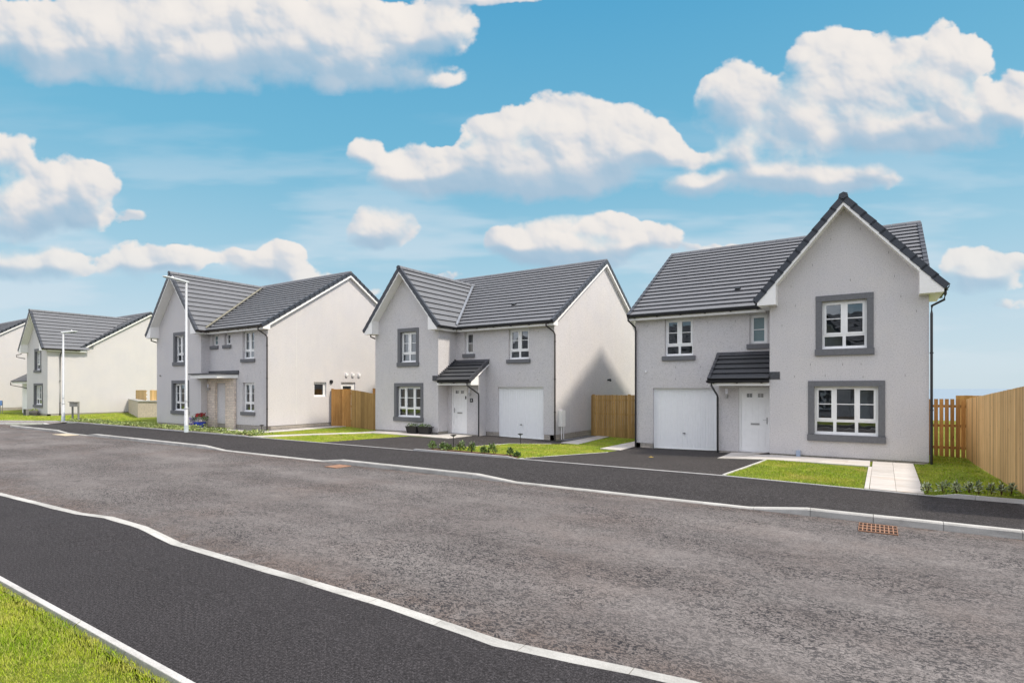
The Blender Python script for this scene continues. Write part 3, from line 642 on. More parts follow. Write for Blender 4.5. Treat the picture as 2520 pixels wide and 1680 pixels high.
    mb=MB(); ridge(mb,(A0+.0,Yr,rz+.02),(A1-.0,Yr,rz+.02),(0,1,0)); build('ridge_tiles',mb,M_tile,RF)
    for X,sg in ((A1,1),(A0,-1)):
        for B in (F3,B3): mb=MB(); verge(mb,lambda s,w,n,B=B,X=X,sg=sg:B(X+sg*w,s,n),SL-.04,-.11,.02); build('verge',mb,M_verge,RF)
    # wing roof
    mb=MB(); cw=1/math.sqrt(1+gsl*gsl); sw=gsl*cw; WL=gh/cw
    Lw=lambda a,s,n:(gc-gh+s*cw-n*sw,a,wE+s*sw+n*cw-.03); Rw=lambda a,s,n:(gc+gh-s*cw+n*sw,a,wE+s*sw+n*cw-.03)
    yend=lambda s:min(eY+(wE+s*sw-zE)/sl+.55,Yr)
    for B in (Lw,Rw):
        tiles(mb,B,0,WL,lambda s:Yv+.06,yend); mb.tone=.4
        b0=len(mb.v); 
        mb.poly([B(Yv+.08,0,-.06),B(eY+.3,0,-.06),B(yend(WL),WL,-.06),B(Yv+.08,WL,-.06)]); mb.tone=1
    GR=build('gable_roof',mb,M_tile,P)
    mb=MB(); ridge(mb,(gc,Yv-.02,gr+.03),(gc,min(eY+(gr-zE)/sl+.1,Yr),gr+.03),(1,0,0)); build('ridge_tiles',mb,M_tile,GR)
    for B in (Lw,Rw): mb=MB(); verge(mb,lambda s,w,n,B=B:B(Yv-w,s,n),WL-.03,-.11,.02); build('verge',mb,M_verge,GR)
    mb=MB(); pk=[(gc+.125*math.cos(a),gr+.015+.10*math.sin(a)) for a in [math.pi*(k/3+1/6) for k in range(6)]]; mb.prism(FR(Yv),pk,.012,.05)
    build('ridge_end_cap',mb,M_verge,GR)
    # valley troughs
    mb=MB()
    for sg in (-1,1):
        xs_=gc+sg*gh
        if not (m0-.05<xs_<m1+.05): continue
        tz=gr-.03; p0=Vector((xs_,eY,zE+.05)); p1=Vector((gc,eY+(gr-zE)/sl,gr+.05)); d=(p1-p0).normalized(); p1=p1-d*.15
        acr=Vector((sg*1,-.0,0)); a=Vector((sg,0,-gsl)).normalized()*.1; b=Vector((0,-1,-sl)).normalized()*-.1
        up=Vector((0,0,.085)); bb=Vector((0,1,sl)).normalized()*-.0
        q0=[p0+Vector((-sg*.055,0,gsl*.055))+up,p0+up*.75,p0+Vector((sg*.03,.085,.085*sl))+up]; q1=[p1+Vector((-sg*.055,0,gsl*.055))+up,p1+up*.75,p1+Vector((sg*.03,.085,.085*sl))+up]
        mb.poly([q0[0],q0[1],q1[1],q1[0]]); mb.poly([q0[1],q0[2],q1[2],q1[1]])
    build('valley',mb,spec.get('valley',M_valley),GR)
    # bargeboards, soffits, fascias
    FV=FR(Yv)
    for s in (1,-1): mb=MB(); barge(mb,FV,gc-s*gh,gc,wE,gsl,-.025 if s>0 else -.0252,0,g0,s); soffit_slope(mb,FV,gc-s*gh,gc,wE,gsl,-.02,-.45,s); build('bargeboard',mb,M_board,P)
    SV=SX(m1+xo); 
    for s in (1,-1): mb=MB(); ue=Yr-s*(Yr-eY); barge(mb,SV,ue,Yr,zE,sl,-.025 if s>0 else -.0252,0,Ym,s,box=.30); soffit_slope(mb,SV,ue,Yr,zE,sl,-.02,-xo,s,box=.30); build('bargeboard',mb,M_board,P)
    SW=SXn(m0-xo)
    for s in (1,-1): mb=MB(); ue=Yr-s*(Yr-eY); barge(mb,SW,ue,Yr,zE,sl,-.025 if s>0 else -.0252,0,Ym,s,box=.30); soffit_slope(mb,SW,ue,Yr,zE,sl,-.02,-xo,s,box=.30); build('bargeboard',mb,M_board,P)
    mb=MB(); fz0=zE-.205; fz1=zE-.045
    xa,xb=(gc+gh-.03,m1+xo-.03) if gs=='L' else (m0-xo+.03,gc-gh+.03)
    mb.box(xa,xb,eY+.03,eY+.055,fz0,fz1); mb.poly([(xa,eY+.05,fz0+.004),(xb,eY+.05,fz0+.004),(xb,Ym,fz0+.004),(xa,Ym,fz0+.004)]); build('fascia',mb,M_board,P)
    for s in (1,-1):
        mb=MB(); x=gc+s*(gh-.045); inner=(gs=='L' and s>0) or (gs=='R' and s<0); ye=eY+.03 if inner else Ym+.25
        mb.box(min(x,x-s*.025),max(x,x-s*.025),Yv+.03,ye,fz0+.001,fz1); xw=(g1 if s>0 else g0); mb.poly([(x-s*.02,Yv+.03,fz0+.008),(xw,Yv+.03,fz0+.008),(xw,ye,fz0+.008),(x-s*.02,ye,fz0+.008)]); build('fascia',mb,M_board,P)
    mb=MB(); mb.box(m0-xo+.03,m1+xo-.03,2*Yr-eY-.055,2*Yr-eY-.03,fz0,fz1)
    build('fascia',mb,M_board,P)
    mb=MB(); gutter(mb,(xa-.0,eY+.028,zE-.03),(xb+.05,eY+.028,zE-.03),(0,-1,0)); build('gutter',mb,spec.get('pipe',M_black),P)
    for s in (1,-1):
        mb=MB(); x=gc+s*(gh-.02); inner=(gs=='L' and s>0) or (gs=='R' and s<0); ye=eY if inner else spec.get('outer_gutter_end',Ym+.2)
        gutter(mb,(x,Yv+.0,wE-.03),(x,ye,wE-.03),(s,0,0)); build('gutter',mb,spec.get('pipe',M_black),P)
    P.info=dict(eY=eY,zE=zE,gc=gc,gh=gh,gr=gr,F3=F3,Lw=Lw,Rw=Rw,RF=RF); return P
def roofvent(P,x,s):
    F3=P.info['F3']; mb=MB(); p=[F3(x-.10,s,.05),F3(x+.10,s,.05),F3(x+.10,s+.22,.03),F3(x-.10,s+.22,.03),F3(x-.08,s+.03,.14),F3(x+.08,s+.03,.14),F3(x+.08,s+.18,.11),F3(x-.08,s+.18,.11)]
    mb.hexa(p); build('roof_vent',mb,M_black,P,bevel=.01)
def porch(P,x0,x1,Yw,Ym,zE,zT,gs,door_u,zf,dz):
    """lean-to tiled porch. x0..x1 wall; the wing stands on side gs. """
    Ye=19.42; sl=(zT-zE)/(Ym-Ye); c=1/math.sqrt(1+sl*sl); s_=sl*c; SL=(Ym-Ye)/c
    B=lambda a,s,n:(a,Ye+s*c-n*s_,zE+s*s_+n*c)
    xo0=x0-(.20 if gs=='R' else 0.0); xo1=x1+(.20 if gs=='L' else 0.0)
    mb=MB(); tiles(mb,B,0,SL-.06,lambda s:xo0+.02,lambda s:xo1-.02,tw=.42,te=.30,thick=.03); mb.tone=.5; sheet_under(mb,B,SL,xo0+.03,xo1-.03)
    R_=build('porch_roof',mb,M_slate,P)
    mb=MB(); out_x=xo0 if gs=='R' else xo1; sg=-1 if gs=='R' else 1
    verge(mb,lambda s,w,n:B(out_x+sg*(w-.02),s,n),SL-.05,-.09,.0,te=.30)
    mb.hexa([B(xo0,SL-.16,.055),B(xo1,SL-.16,.055),(xo1,Ym-.004,zT+.075),(xo0,Ym-.004,zT+.075),B(xo0,SL-.16,.07),B(xo1,SL-.16,.07),(xo1,Ym-.004,zT+.10),(xo0,Ym-.004,zT+.10)])
    # stepped flashing against the wing return and the lead turned on to the gable face
    xin=x1 if gs=='R' else x0; k=11
    for i in range(k):
        y0=lerp(Ye+.1,Ym-.02,i/k); y1=lerp(Ye+.1,Ym-.02,(i+1)/k); zb=zE+(y0-Ye)*sl; st=-.006 if gs=='R' else .006
        mb.box(min(xin,xin+st*2),max(xin,xin+st*2),y0,y1-.001,zb-.02,zb+.22)
    yf=19.5; 
    if gs=='R': mb.box(xin+.002,xin+.30,yf-.016,yf-.004,zE-.0,zE+.24)
    else: mb.box(xin-.30,xin-.002,yf-.016,yf-.004,zE-.0,zE+.24)
    build('flashing',mb,M_lead,R_)
    mb=MB(); fx0,fx1=(xo0+.03,x1) if gs=='R' else (x0,xo1-.03)
    mb.box(fx0,fx1,Ye+.03,Ye+.055,zE-.20,zE-.035); mb.poly([(fx0,Ye+.05,zE-.19),(fx1,Ye+.05,zE-.19),(fx1,Yw,zE-.19),(fx0,Yw,zE-.19)])
    MV=SXn(out_x+.03) if gs=='R' else SX(out_x-.03)
    zz=lambda y:zE-.03+(y-Ye)*sl
    mb.prism(MV,[(Ye+.04,zz(Ye)+.0),(Ym-.01,zz(Ym)-.01),(Ym-.01,zz(Ym)-.13),(Ye+.62,zz(Ye+.62)-.13),(Ye+.62,zE-.20),(Ye+.04,zE-.20)],-.022,0)
    xw=x0 if gs=='R' else x1
    mb.poly([(out_x,Ye+.6,zz(Ye+.6)-.12),(out_x,Ym,zz(Ym)-.12),(xw,Ym,zz(Ym)-.12),(xw,Ye+.6,zz(Ye+.6)-.12)])
    build('fascia',mb,M_board,R_)
    mb=MB(); gutter(mb,(fx0-(.04 if gs=='R' else -.1),Ye+.028,zE-.02),(fx1+(.04 if gs=='L' else -.0),Ye+.028,zE-.02),(0,-1,0)); build('gutter',mb,M_black,R_)
    # walls
    M=FR(Yw); mb=MB(); dh=(door_u[0],door_u[1],zf,zf+2.17); wallplate(mb,M,x0,x1,zf-.02 if gs=='R' else zf-.02,zE-.10,[dh],rec=.06)
    MS=SXn(x0) if gs=='R' else SX(x1)
    mb.poly([MS(Yw,0,zf-.1),MS(Ym,0,zf-.1),MS(Ym,0,zz(Ym)-.03),MS(Yw,0,zz(Yw)-.03)])
    mb.mbox(M,x0+.01,door_u[0]-.0,-.15,-.01,-.5,zf-.021,1); mb.mbox(M,door_u[1],x1-.01,-.15,-.01,-.5,zf-.021,1)
    mb.poly([MS(Yw+.02,-.015,-.5),MS(Ym,-.015,-.5),MS(Ym,-.015,zf-.1),MS(Yw+.02,-.015,zf-.1)],1)
    build('porch_wall',mb,[M_render,M_plinth],P)
    return R_
# ---------- house 4 (nearest)
W1=(-1.37,-.20,3.40,4.87); W2=(-1.58,.08,.79,2.27); WL_=(-6.69,-5.63,3.42,4.82); WS=(-3.68,-3.11,3.75,4.79); GD=(-7.15,-4.80,-.09,2.22)
P4=house('grey rendered house with its gable to the right of the garage, nearest the timber fence',(-2.84,1.27),(-7.86,1.27),19.5,20.85,26.05,.617,0,'R',
  dict(wing_holes=[W1,W2],main_holes=[WL_,WS,GD],plinth=.13,plinth_main=.10,gd=GD,doorgap=(-4.55,-2.84),
  slotsW=[(-.37,6.95),(-1.13,6.75),(.33,6.15),(-1.62,6.02),(.47,5.45),(-.62,5.45),(-2.22,5.42),(-2.10,4.80),(.62,4.85),(.98,4.40),(-2.48,4.2),(-1.68,2.95),(-.82,2.93),(-.35,2.93),(-2.12,2.58),(-1.28,2.60),(-.30,2.55),(.72,2.58)],
  slotsM=[(-7.38,4.62),(-5.10,4.62),(-4.15,4.60),(-7.18,3.02),(-6.28,3.0),(-5.35,3.0),(-7.18,2.58),(-6.28,2.56),(-5.35,2.56)]))
frame_window(P4,FR(19.5),*W1,'two','full'); frame_window(P4,FR(19.5),*W2,'three','full'); frame_window(P4,FR(20.85),*WL_,'two','sill'); frame_window(P4,FR(20.85),*WS,'one','sill',glass=M_obscure)
garage(P4,FR(20.85),*GD); porch(P4,-4.58,-2.84,20.25,20.85,2.50,3.40,'R',(-3.92,-2.90),.06,0)
door(P4,FR(20.25),-3.92,-2.90,.06,2.23,2,'L',rec=.05); walllight(P4,FR(20.25),-4.30,2.02); roofvent(P4,-4.25,1.45)
mb=MB(); mb.lathe((-7.42,20.81,2.86),[(.0,-.04),(.035,-.03),(.035,.03),(.0,.04)],10); build('sensor',mb,M_white,P4)
mb=MB(); mb.box(-2.07,-1.95,19.40,19.5,.09,.27); build('wall_vent',mb,plain('pale blue plastic',(.35,.42,.55),.3,.5),P4,bevel=.01)
pipe(P4,[(1.62,19.32,4.93),(1.62,19.32,4.80),(1.60,19.40,4.66),(1.33,19.47,4.52),(1.325,19.47,4.3),(1.325,19.47,.0)],M_black,.034,[(1.325,19.47,3.2),(1.325,19.47,1.6)])
pipe(P4,[(-7.98,20.42,4.93),(-7.98,20.42,4.82),(-7.82,20.76,4.58),(-7.82,20.79,4.45),(-7.82,20.79,-.05)],M_black,.034)
pipe(P4,[(-4.62,19.36,2.42),(-4.62,19.36,2.30),(-4.60,20.08,1.98),(-4.60,20.17,1.9),(-4.60,20.17,-.02)],M_black,.034)
# ---------- house 3
W1=(-19.22,-18.18,3.45,4.92); W2=(-19.45,-17.90,.83,2.30); WR=(-13.80,-12.74,3.50,4.86); WS=(-16.30,-15.78,3.83,4.86); GD=(-14.38,-12.0,-.02,2.27)
P3=house('grey rendered house with two black plant troughs below its gable window',(-20.93,-16.82),(-20.93,-11.48),19.55,20.85,26.1,.635,.05,'L',
  dict(wing_holes=[W1,W2],main_holes=[WR,WS,GD],plinth=.17,plinth_main=.22,gd=GD,doorgap=(-16.82,-15.05),valley=M_valley,
  slotsW=[(-18.3,6.6),(-19.3,5.5),(-18.2,5.45),(-19.9,5.0),(-19.6,2.95),(-18.2,2.95)],slotsM=[(-15.15,4.72),(-12.25,4.68),(-13.2,2.9),(-12.2,2.9),(-13.3,2.6),(-12.3,2.6)],joints=[22.4],pipe=M_black))
frame_window(P3,FR(19.55),*W1,'two','full',curtain=[(-19.15,-18.75,0),(-18.5,-18.25,0)]); frame_window(P3,FR(19.55),*W2,'three','full',curtain=[(-19.4,-19.1,1),(-19.0,-18.6,0)])
frame_window(P3,FR(20.85),*WR,'two','sill',curtain=[(-13.75,-13.4,0)]); frame_window(P3,FR(20.85),*WS,'one','sill',curtain=[(-16.2,-15.95,0)])
garage(P3,FR(20.85),*GD); porch(P3,-16.82,-15.05,20.25,20.85,2.56,3.46,'L',(-16.62,-15.70),.13,.05)
door(P3,FR(20.25),-16.62,-15.70,.13,2.30,2,'R',rec=.05); walllight(P3,FR(20.25),-15.50,2.02); roofvent(P3,-14.35,1.9)
mb=MB(); mb.mbox(FR(20.25),-15.52,-15.34,.004,.02,1.58,1.76); HN=build('house_number',mb,M_black,P3,bevel=.02)
mb=MB(); mb.mbox(FR(20.25),-15.775,-15.735,.0,.03,1.72,1.86); build('door_bell',mb,M_dark,P3)
pipe(P3,[(-11.62,20.42,4.97),(-11.62,20.42,4.86),(-11.42,20.72,4.62),(-11.40,20.79,4.5),(-11.40,20.79,-.02)],M_brown,.036,[(-11.40,20.79,4.2),(-11.40,20.79,2.6),(-11.40,20.79,1.2)])
pipe(P3,[(-15.0,19.36,2.46),(-15.0,19.36,2.34),(-14.98,20.15,1.98),(-14.98,20.19,1.9),(-14.98,20.19,.0)],M_black,.034)
pipe(P3,[(-21.1,19.4,4.9),(-21.1,19.4,4.78),(-21.0,19.6,4.70)],M_brown,.034)
mb=MB(); mb.mbox(SX(-11.48),21.25,21.65,.0,.14,.55,1.25); MBX=build('meter_box',mb,M_board,P3,bevel=.01)
mb=MB(); mb.tube([(-11.38,21.35,.56),(-11.38,21.35,.0)],.02,8); build('conduit',mb,M_white,MBX); mb=MB(); mb.tube([(-11.38,21.55,.56),(-11.38,21.55,.0)],.02,8); build('conduit',mb,M_white,MBX)
mb=MB(); mb.tube([(-11.48,26.55,2.65),(-11.36,26.55,2.65)],.045,10); mb.tube([(-11.36,26.55,2.66),(-11.30,26.50,2.60)],.07,10,r2=.05); build('flue',mb,M_black,P3)
mb=MB(); mb.mbox(FR(19.55),-17.95,-17.75,.0,.02,.42,.54); build('wall_vent',mb,M_signgrey,P3)
# ---------- house 2
dz=.27
W1=(-32.93,-31.95,3.67,5.17); W2=(-33.12,-31.58,.97,2.49); U1=(-29.93,-29.36,4.48,5.12); U2=(-28.72,-28.15,4.48,5.12); WU=(-27.05,-26.03,3.70,5.14); WD=(-27.05,-26.03,1.02,2.50)
SW1=(18.95,19.75,1.76,2.55); SD1=(20.75,21.75,.35,2.56); DH=(-29.45,-28.33,.30,2.50)
P2=house('house with a stone clad porch under a flat white canopy, behind the lamp post',(-35.02,-30.18),(-35.02,-24.93),15.8,16.25,21.3,.635,dz,'L',
  dict(wing_holes=[W1,W2],main_holes=[U1,U2,WU,WD],side_holes=[SW1,SD1],plinth=.25,plinth_main=.36,valley=M_valley2,joints=[17.9],pipe=M_brown,slotsW=[(-34.5,4.6)],slotsM=[(-25.6,4.9),(-25.5,3.0),(-26.6,2.85)]))
frame_window(P2,FR(15.8),*W1,'two','full',curtain=[(-32.1,-31.95,0)]); frame_window(P2,FR(15.8),*W2,'three','full',curtain=[(-33.1,-32.9,0)])
frame_window(P2,FR(16.25),*U1,'one','sill',glass=M_obscure); frame_window(P2,FR(16.25),*U2,'one','sill',curtain=[(-28.45,-28.2,0)])
frame_window(P2,FR(16.25),*WU,'two','sill',curtain=[(-26.95,-26.7,0),(-26.35,-26.1,0)]); frame_window(P2,FR(16.25),*WD,'two','sill',curtain=[(-26.95,-26.6,0)])
frame_window(P2,SX(-24.93),*SW1,'plain1',None); 
mb=MB(); M=SX(-24.93); mb.plate(M,SD1[0],SD1[1],.35,2.56,[(SD1[0]+.07,SD1[1]-.07,.38,2.49)],-.16,-.09); mb.plate(M,SD1[0]+.07,SD1[1]-.07,.38,2.49,[(SD1[0]+.2,SD1[1]-.2,1.5,2.35)],-.15,-.11); D=build('side_door',mb,M_white,P2)
mb=MB(); mb.poly([M(SD1[0]+.1,-.13,1.4),M(SD1[1]-.1,-.13,1.4),M(SD1[1]-.1,-.13,2.4),M(SD1[0]+.1,-.13,2.4)]); build('pane',mb,M_glass,D)
for y in (21.1,21.55,22.0):
    mb=MB(); mb.mbox(M,y-.08,y+.08,0,.10,2.92,3.06); mb.mbox(M,y-.06,y+.06,0,.08,2.87,2.919); build('wall_vent',mb,M_white,P2,bevel=.01)
mb=MB(); mb.tube([M(20.05,0,2.58),M(20.05,.07,2.58)],.10,14); build('flue',mb,M_dark,P2)
MP=FR(16.12); mb=MB(); mb.plate(MP,-30.16,-27.60,-.2,2.76,[(-29.45,-28.33,-.2,2.50)],-.12,0,0); mb.mbox(FR(16.1),-29.45,-29.40,-.45,.0,-.2,2.5); mb.mbox(FR(16.1),-28.38,-28.33,-.45,.0,-.2,2.5)
build('stone_porch',mb,M_ashlar,P2)
door(P2,FR(16.34),-29.42,-28.36,.30,2.50,1,'R',rec=.02); walllight(P2,FR(16.1),-29.88,2.27)
mb=MB(); mb.hexa([(-30.55,15.42,2.74),(-27.95,15.42,2.74),(-27.45,16.25,2.74),(-30.55,16.25,2.74),(-30.55,15.42,2.93),(-27.95,15.42,2.93),(-27.45,16.25,2.93),(-30.55,16.25,2.93)]); CN=build('canopy',mb,M_board,P2,bevel=.01)
mb=MB(); mb.hexa([(-30.62,15.35,2.932),(-27.90,15.35,2.932),(-27.38,16.25,2.932),(-30.62,16.25,2.932),(-30.62,15.35,3.0),(-27.90,15.35,3.0),(-27.38,16.25,3.0),(-30.62,16.25,3.0)]); mb.box(-30.16,-27.36,16.19,16.246,3.0,3.14); build('lead_roof',mb,M_lead,CN)
pipe(P2,[(-25.03,15.82,5.20),(-25.03,15.82,5.06),(-24.9,16.12,4.84),(-24.86,16.19,4.72),(-24.86,16.19,.10)],M_brown,.036,[(-24.86,16.19,4.3),(-24.86,16.19,2.7),(-24.86,16.19,1.2)])
pipe(P2,[(-35.25,15.6,5.15),(-35.25,15.6,4.98),(-35.05,15.8,4.88)],M_brown,.034)
mb=MB(); mb.lathe((-34.55,15.76,2.95),[(.0,-.04),(.04,-.03),(.04,.03),(.0,.04)],10); build('sensor',mb,M_signgrey,P2)
# ---------- house 1
dz=.22
W1=(-54.90,-53.83,3.64,5.12); W2=(-55.05,-53.50,.95,2.44)
P1=house('house with a long blank cream side wall beside the street nameplate',(-56.75,-52.40),(-62.3,-52.40),16.0,18.15,23.1,.655,dz,'R',
  dict(wing_holes=[W1,W2],main_holes=[],plinth=.28,plinth_main=.28,valley=M_valley2,pipe=M_brown,outer_gutter_end=17.95))
frame_window(P1,FR(16.0),*W1,'two','full'); frame_window(P1,FR(16.0),*W2,'three','full')
pipe(P1,[(-52.05,16.75,5.1),(-52.05,16.75,4.98),(-52.3,16.75,4.80),(-52.33,16.75,.15)],M_brown,.036,[(-52.33,16.75,2.8),(-52.33,16.75,1.1)])
pipe(P1,[(-56.9,15.7,4.95),(-58.0,15.7,4.9),(-58.0,15.7,4.75),(-57.0,15.95,4.6)],M_brown,.034)
mb=MB(); mb.hexa([(-60.6,16.0,2.75),(-56.76,16.0,2.75),(-56.76,17.3,3.5),(-60.6,17.3,3.5),(-60.6,16.0,2.83),(-56.76,16.0,2.83),(-56.76,17.3,3.6),(-60.6,17.3,3.6)]); mb.box(-60.5,-56.76,16.08,16.12,2.6,2.749,1); mb.box(-60.3,-56.76,16.7,18.15,.1,2.74,1); build('porch_roof',mb,[M_slate,M_board],P1)
pipe(P1,[(-60.5,16.0,2.7),(-60.5,16.0,2.5),(-58.6,16.3,2.3),(-58.6,16.6,2.2)],M_brown,.034)
# ---------- house 0 at the left edge
W1=(-75.3,-74.3,3.7,5.1); W2=(-75.5,-74.0,1.0,2.5)
P0=house('house at the left edge of the photo with a shadow across its cream side wall',(-77.4,-72.6),(-77.4,-67.1),13.8,14.2,19.2,.655,.30,'L',
  dict(wing_holes=[W1,W2],main_holes=[],plinth=.35,plinth_main=.45,valley=M_valley2,pipe=M_brown))
frame_window(P0,FR(13.8),*W1,'two','full'); frame_window(P0,FR(13.8),*W2,'three','full')
# houses across the street: out of the frame, mirrored in the window panes
def copy_tree(o,parent=None):
    c=o.copy(); COL.objects.link(c)
    if parent is not None: c.parent=parent
    for ch in [x for x in o.children]: copy_tree(ch,c)
    return c
for (src,cx) in ((P3,-14.5),(P4,-1.0),(P2,-30.5),(P3,12.0)):
    c=copy_tree(src.ob); c.rotation_euler=(0,0,math.pi); c.location=(cx,-9.5,.0)
    c['label']='grey rendered house across the street, outside the frame and mirrored in the window panes'; c['group']='houses across the street'
# number on the plate of house 3
def letters(parent,txt,size,M,u,z,w,m,name='lettering',th=.004):
    cu=bpy.data.curves.new(name,'FONT'); cu.body=txt; cu.size=size; cu.align_x='CENTER'; cu.align_y='CENTER'; cu.extrude=th
    tmp=bpy.data.objects.new('t',cu); COL.objects.link(tmp); dg=bpy.context.evaluated_depsgraph_get(); me=bpy.data.meshes.new_from_object(tmp.evaluated_get(dg)); bpy.data.objects.remove(tmp)
    mb=MB()
    for v in me.vertices: mb.v.append(M(u+v.co.x,w+v.co.z,z+v.co.y))
    for p in me.polygons: mb.face(list(p.vertices))
    bpy.data.meshes.remove(me); return build(name,mb,m,parent)
letters(HN,'5',.13,FR(20.25),-15.43,1.67,.022,M_white,'number')

# ------------------------------------------------------------------ fences and walls
def fence(label,p0,p1,zb0,zb1,zt0,zt1,m,bw=.10,gap=.008,sag=0,posts=(0,1),rail=True,jit=.006,cat='fence',name='timber_fence',group='timber garden fences',side=1,cap=False):
    P=thing(name,label,cat,(p0[0],p0[1],zb0),group); a=Vector(p0); d=Vector(p1)-a; L=d.length; d/=L; nrm=Vector((-d.y,d.x))*side
    M=lambda u,w,z:(a.x+d.x*u+nrm.x*w,a.y+d.y*u+nrm.y*w,z)
    mb=MB(); N=int(L/(bw+gap)); q=L/N
    for i in range(N):
        u0=i*q+gap/2; u1=(i+1)*q-gap/2; mb.tone=random.choice([.72,.85,.95,1.0,1.05,1.15])*random.uniform(.93,1.07); t=(i+.5)/N; j=random.uniform(-jit,jit)
        if random.random()<.10: t_=0
        w=.0 if i%2==0 or gap>0 else .012
        mb.mbox(M,u0,u1,.0+w+random.uniform(0,.004),.02+w,lerp(zb0,zb1,t)+random.uniform(0,.02),lerp(zt0,zt1,t)+j)
    mb.tone=1; B=build('boards',mb,m,P)
    if rail:
        mb=MB()
        for f in (.18,.55,.88):
            za=lerp(zb0,zt0,f); zb=lerp(zb1,zt1,f); mb.tone=.8
            mb.hexa([M(0,-.05,za-.04),M(L,-.05,zb-.04),M(L,-.002,zb-.04),M(0,-.002,za-.04),M(0,-.05,za+.04),M(L,-.05,zb+.04),M(L,-.002,zb+.04),M(0,-.002,za+.04)])
        build('rails',mb,m,P)
    for t in posts:
        u=t*L; z0=lerp(zb0,zb1,t); z1=lerp(zt0,zt1,t); mb=MB(); mb.tone=.85; mb.mbox(M,u-.05,u+.05,-.15,-.052,z0-.3,z1+.03); build('post',mb,m,P)
    return P
fence('long pale close-boarded timber fence running back along the lawn right of the nearest house',(2.40,12.2),(2.40,22.3),.20,.0,2.34,1.87,M_woodL,bw=.095,gap=.005,posts=(.2,.4,.6,.8,.985),side=1,jit=.004)
fence('orange brown gate of gapped boards joining the nearest house to the long fence',(1.29,22.3),(2.38,22.3),.0,.0,1.87,1.87,M_woodD,bw=.10,gap=.036,posts=(),side=-1,cat='gate',name='timber_gate',group=None)
fence('brown timber gate between the blank side wall and the garage corner',(-11.28,24.15),(-7.9,24.15),-.02,-.12,1.90,1.92,M_woodG,bw=.10,gap=.012,posts=(.02,.55),side=-1,cat='gate',name='timber_gate',group=None)
fence('short timber gate panel against the side wall with the three white vents',(-24.75,19.95),(-23.65,20.35),.12,.12,2.17,2.18,M_woodD,bw=.11,gap=.01,posts=(0,),side=-1,cat='gate',name='timber_gate',group=None)
fence('tall timber fence with a sloping top beside the gable with plant troughs',(-23.62,20.35),(-20.95,19.85),.11,.06,2.15,1.90,M_woodG,bw=.11,gap=.004,posts=(),side=-1)
fence('darker timber fence showing above the sloping fence top between two houses',(-24.4,22.6),(-20.95,22.0),.0,.0,2.22,2.10,M_woodD,bw=.12,gap=.0,posts=(),side=-1)
fence('timber fence end jutting above the far corner of the long pale fence',(2.50,26.2),(6.5,26.2),.0,.0,1.95,1.93,M_woodD,bw=.12,gap=.0,posts=(),side=-1)
# buff block garden wall with a fence on it
P=thing('garden_wall','low buff stone block wall running from the blank cream side wall','wall',(-42.8,18.1,.1))
mb=MB()
def wallseg(mb,a,b,th,z0,z1,mt=0):
    a=Vector(a); b=Vector(b); d=(b-a).normalized(); n=Vector((-d.y,d.x))*th; q=[a,b,b+n,a+n]; mb.hexa([(p.x,p.y,z0) for p in q]+[(p.x,p.y,z1) for p in q],mt)
wallseg(mb,(-52.3,21.4),(-42.8,18.1),.22,-.2,1.30); wallseg(mb,(-42.8,18.1),(-39.6,21.6),.22,-.2,1.301); build('blocks',mb,M_buff,P)
mb=MB(); wallseg(mb,(-52.3,21.37),(-42.75,18.06),.28,1.302,1.36); wallseg(mb,(-42.75,18.06),(-39.5,21.6),.28,1.303,1.361); build('coping',mb,M_kerb,P)
fence('bright new timber fence standing on the buff block wall',(-42.55,18.75),(-39.6,21.9),1.37,1.37,2.10,2.10,M_woodB,bw=.12,gap=.004,posts=(),side=-1)
fence('bright timber fence length set back on the block wall',(-50.0,21.0),(-42.75,18.6),1.37,1.37,2.08,2.10,M_woodB,bw=.12,gap=.004,posts=(),side=-1)

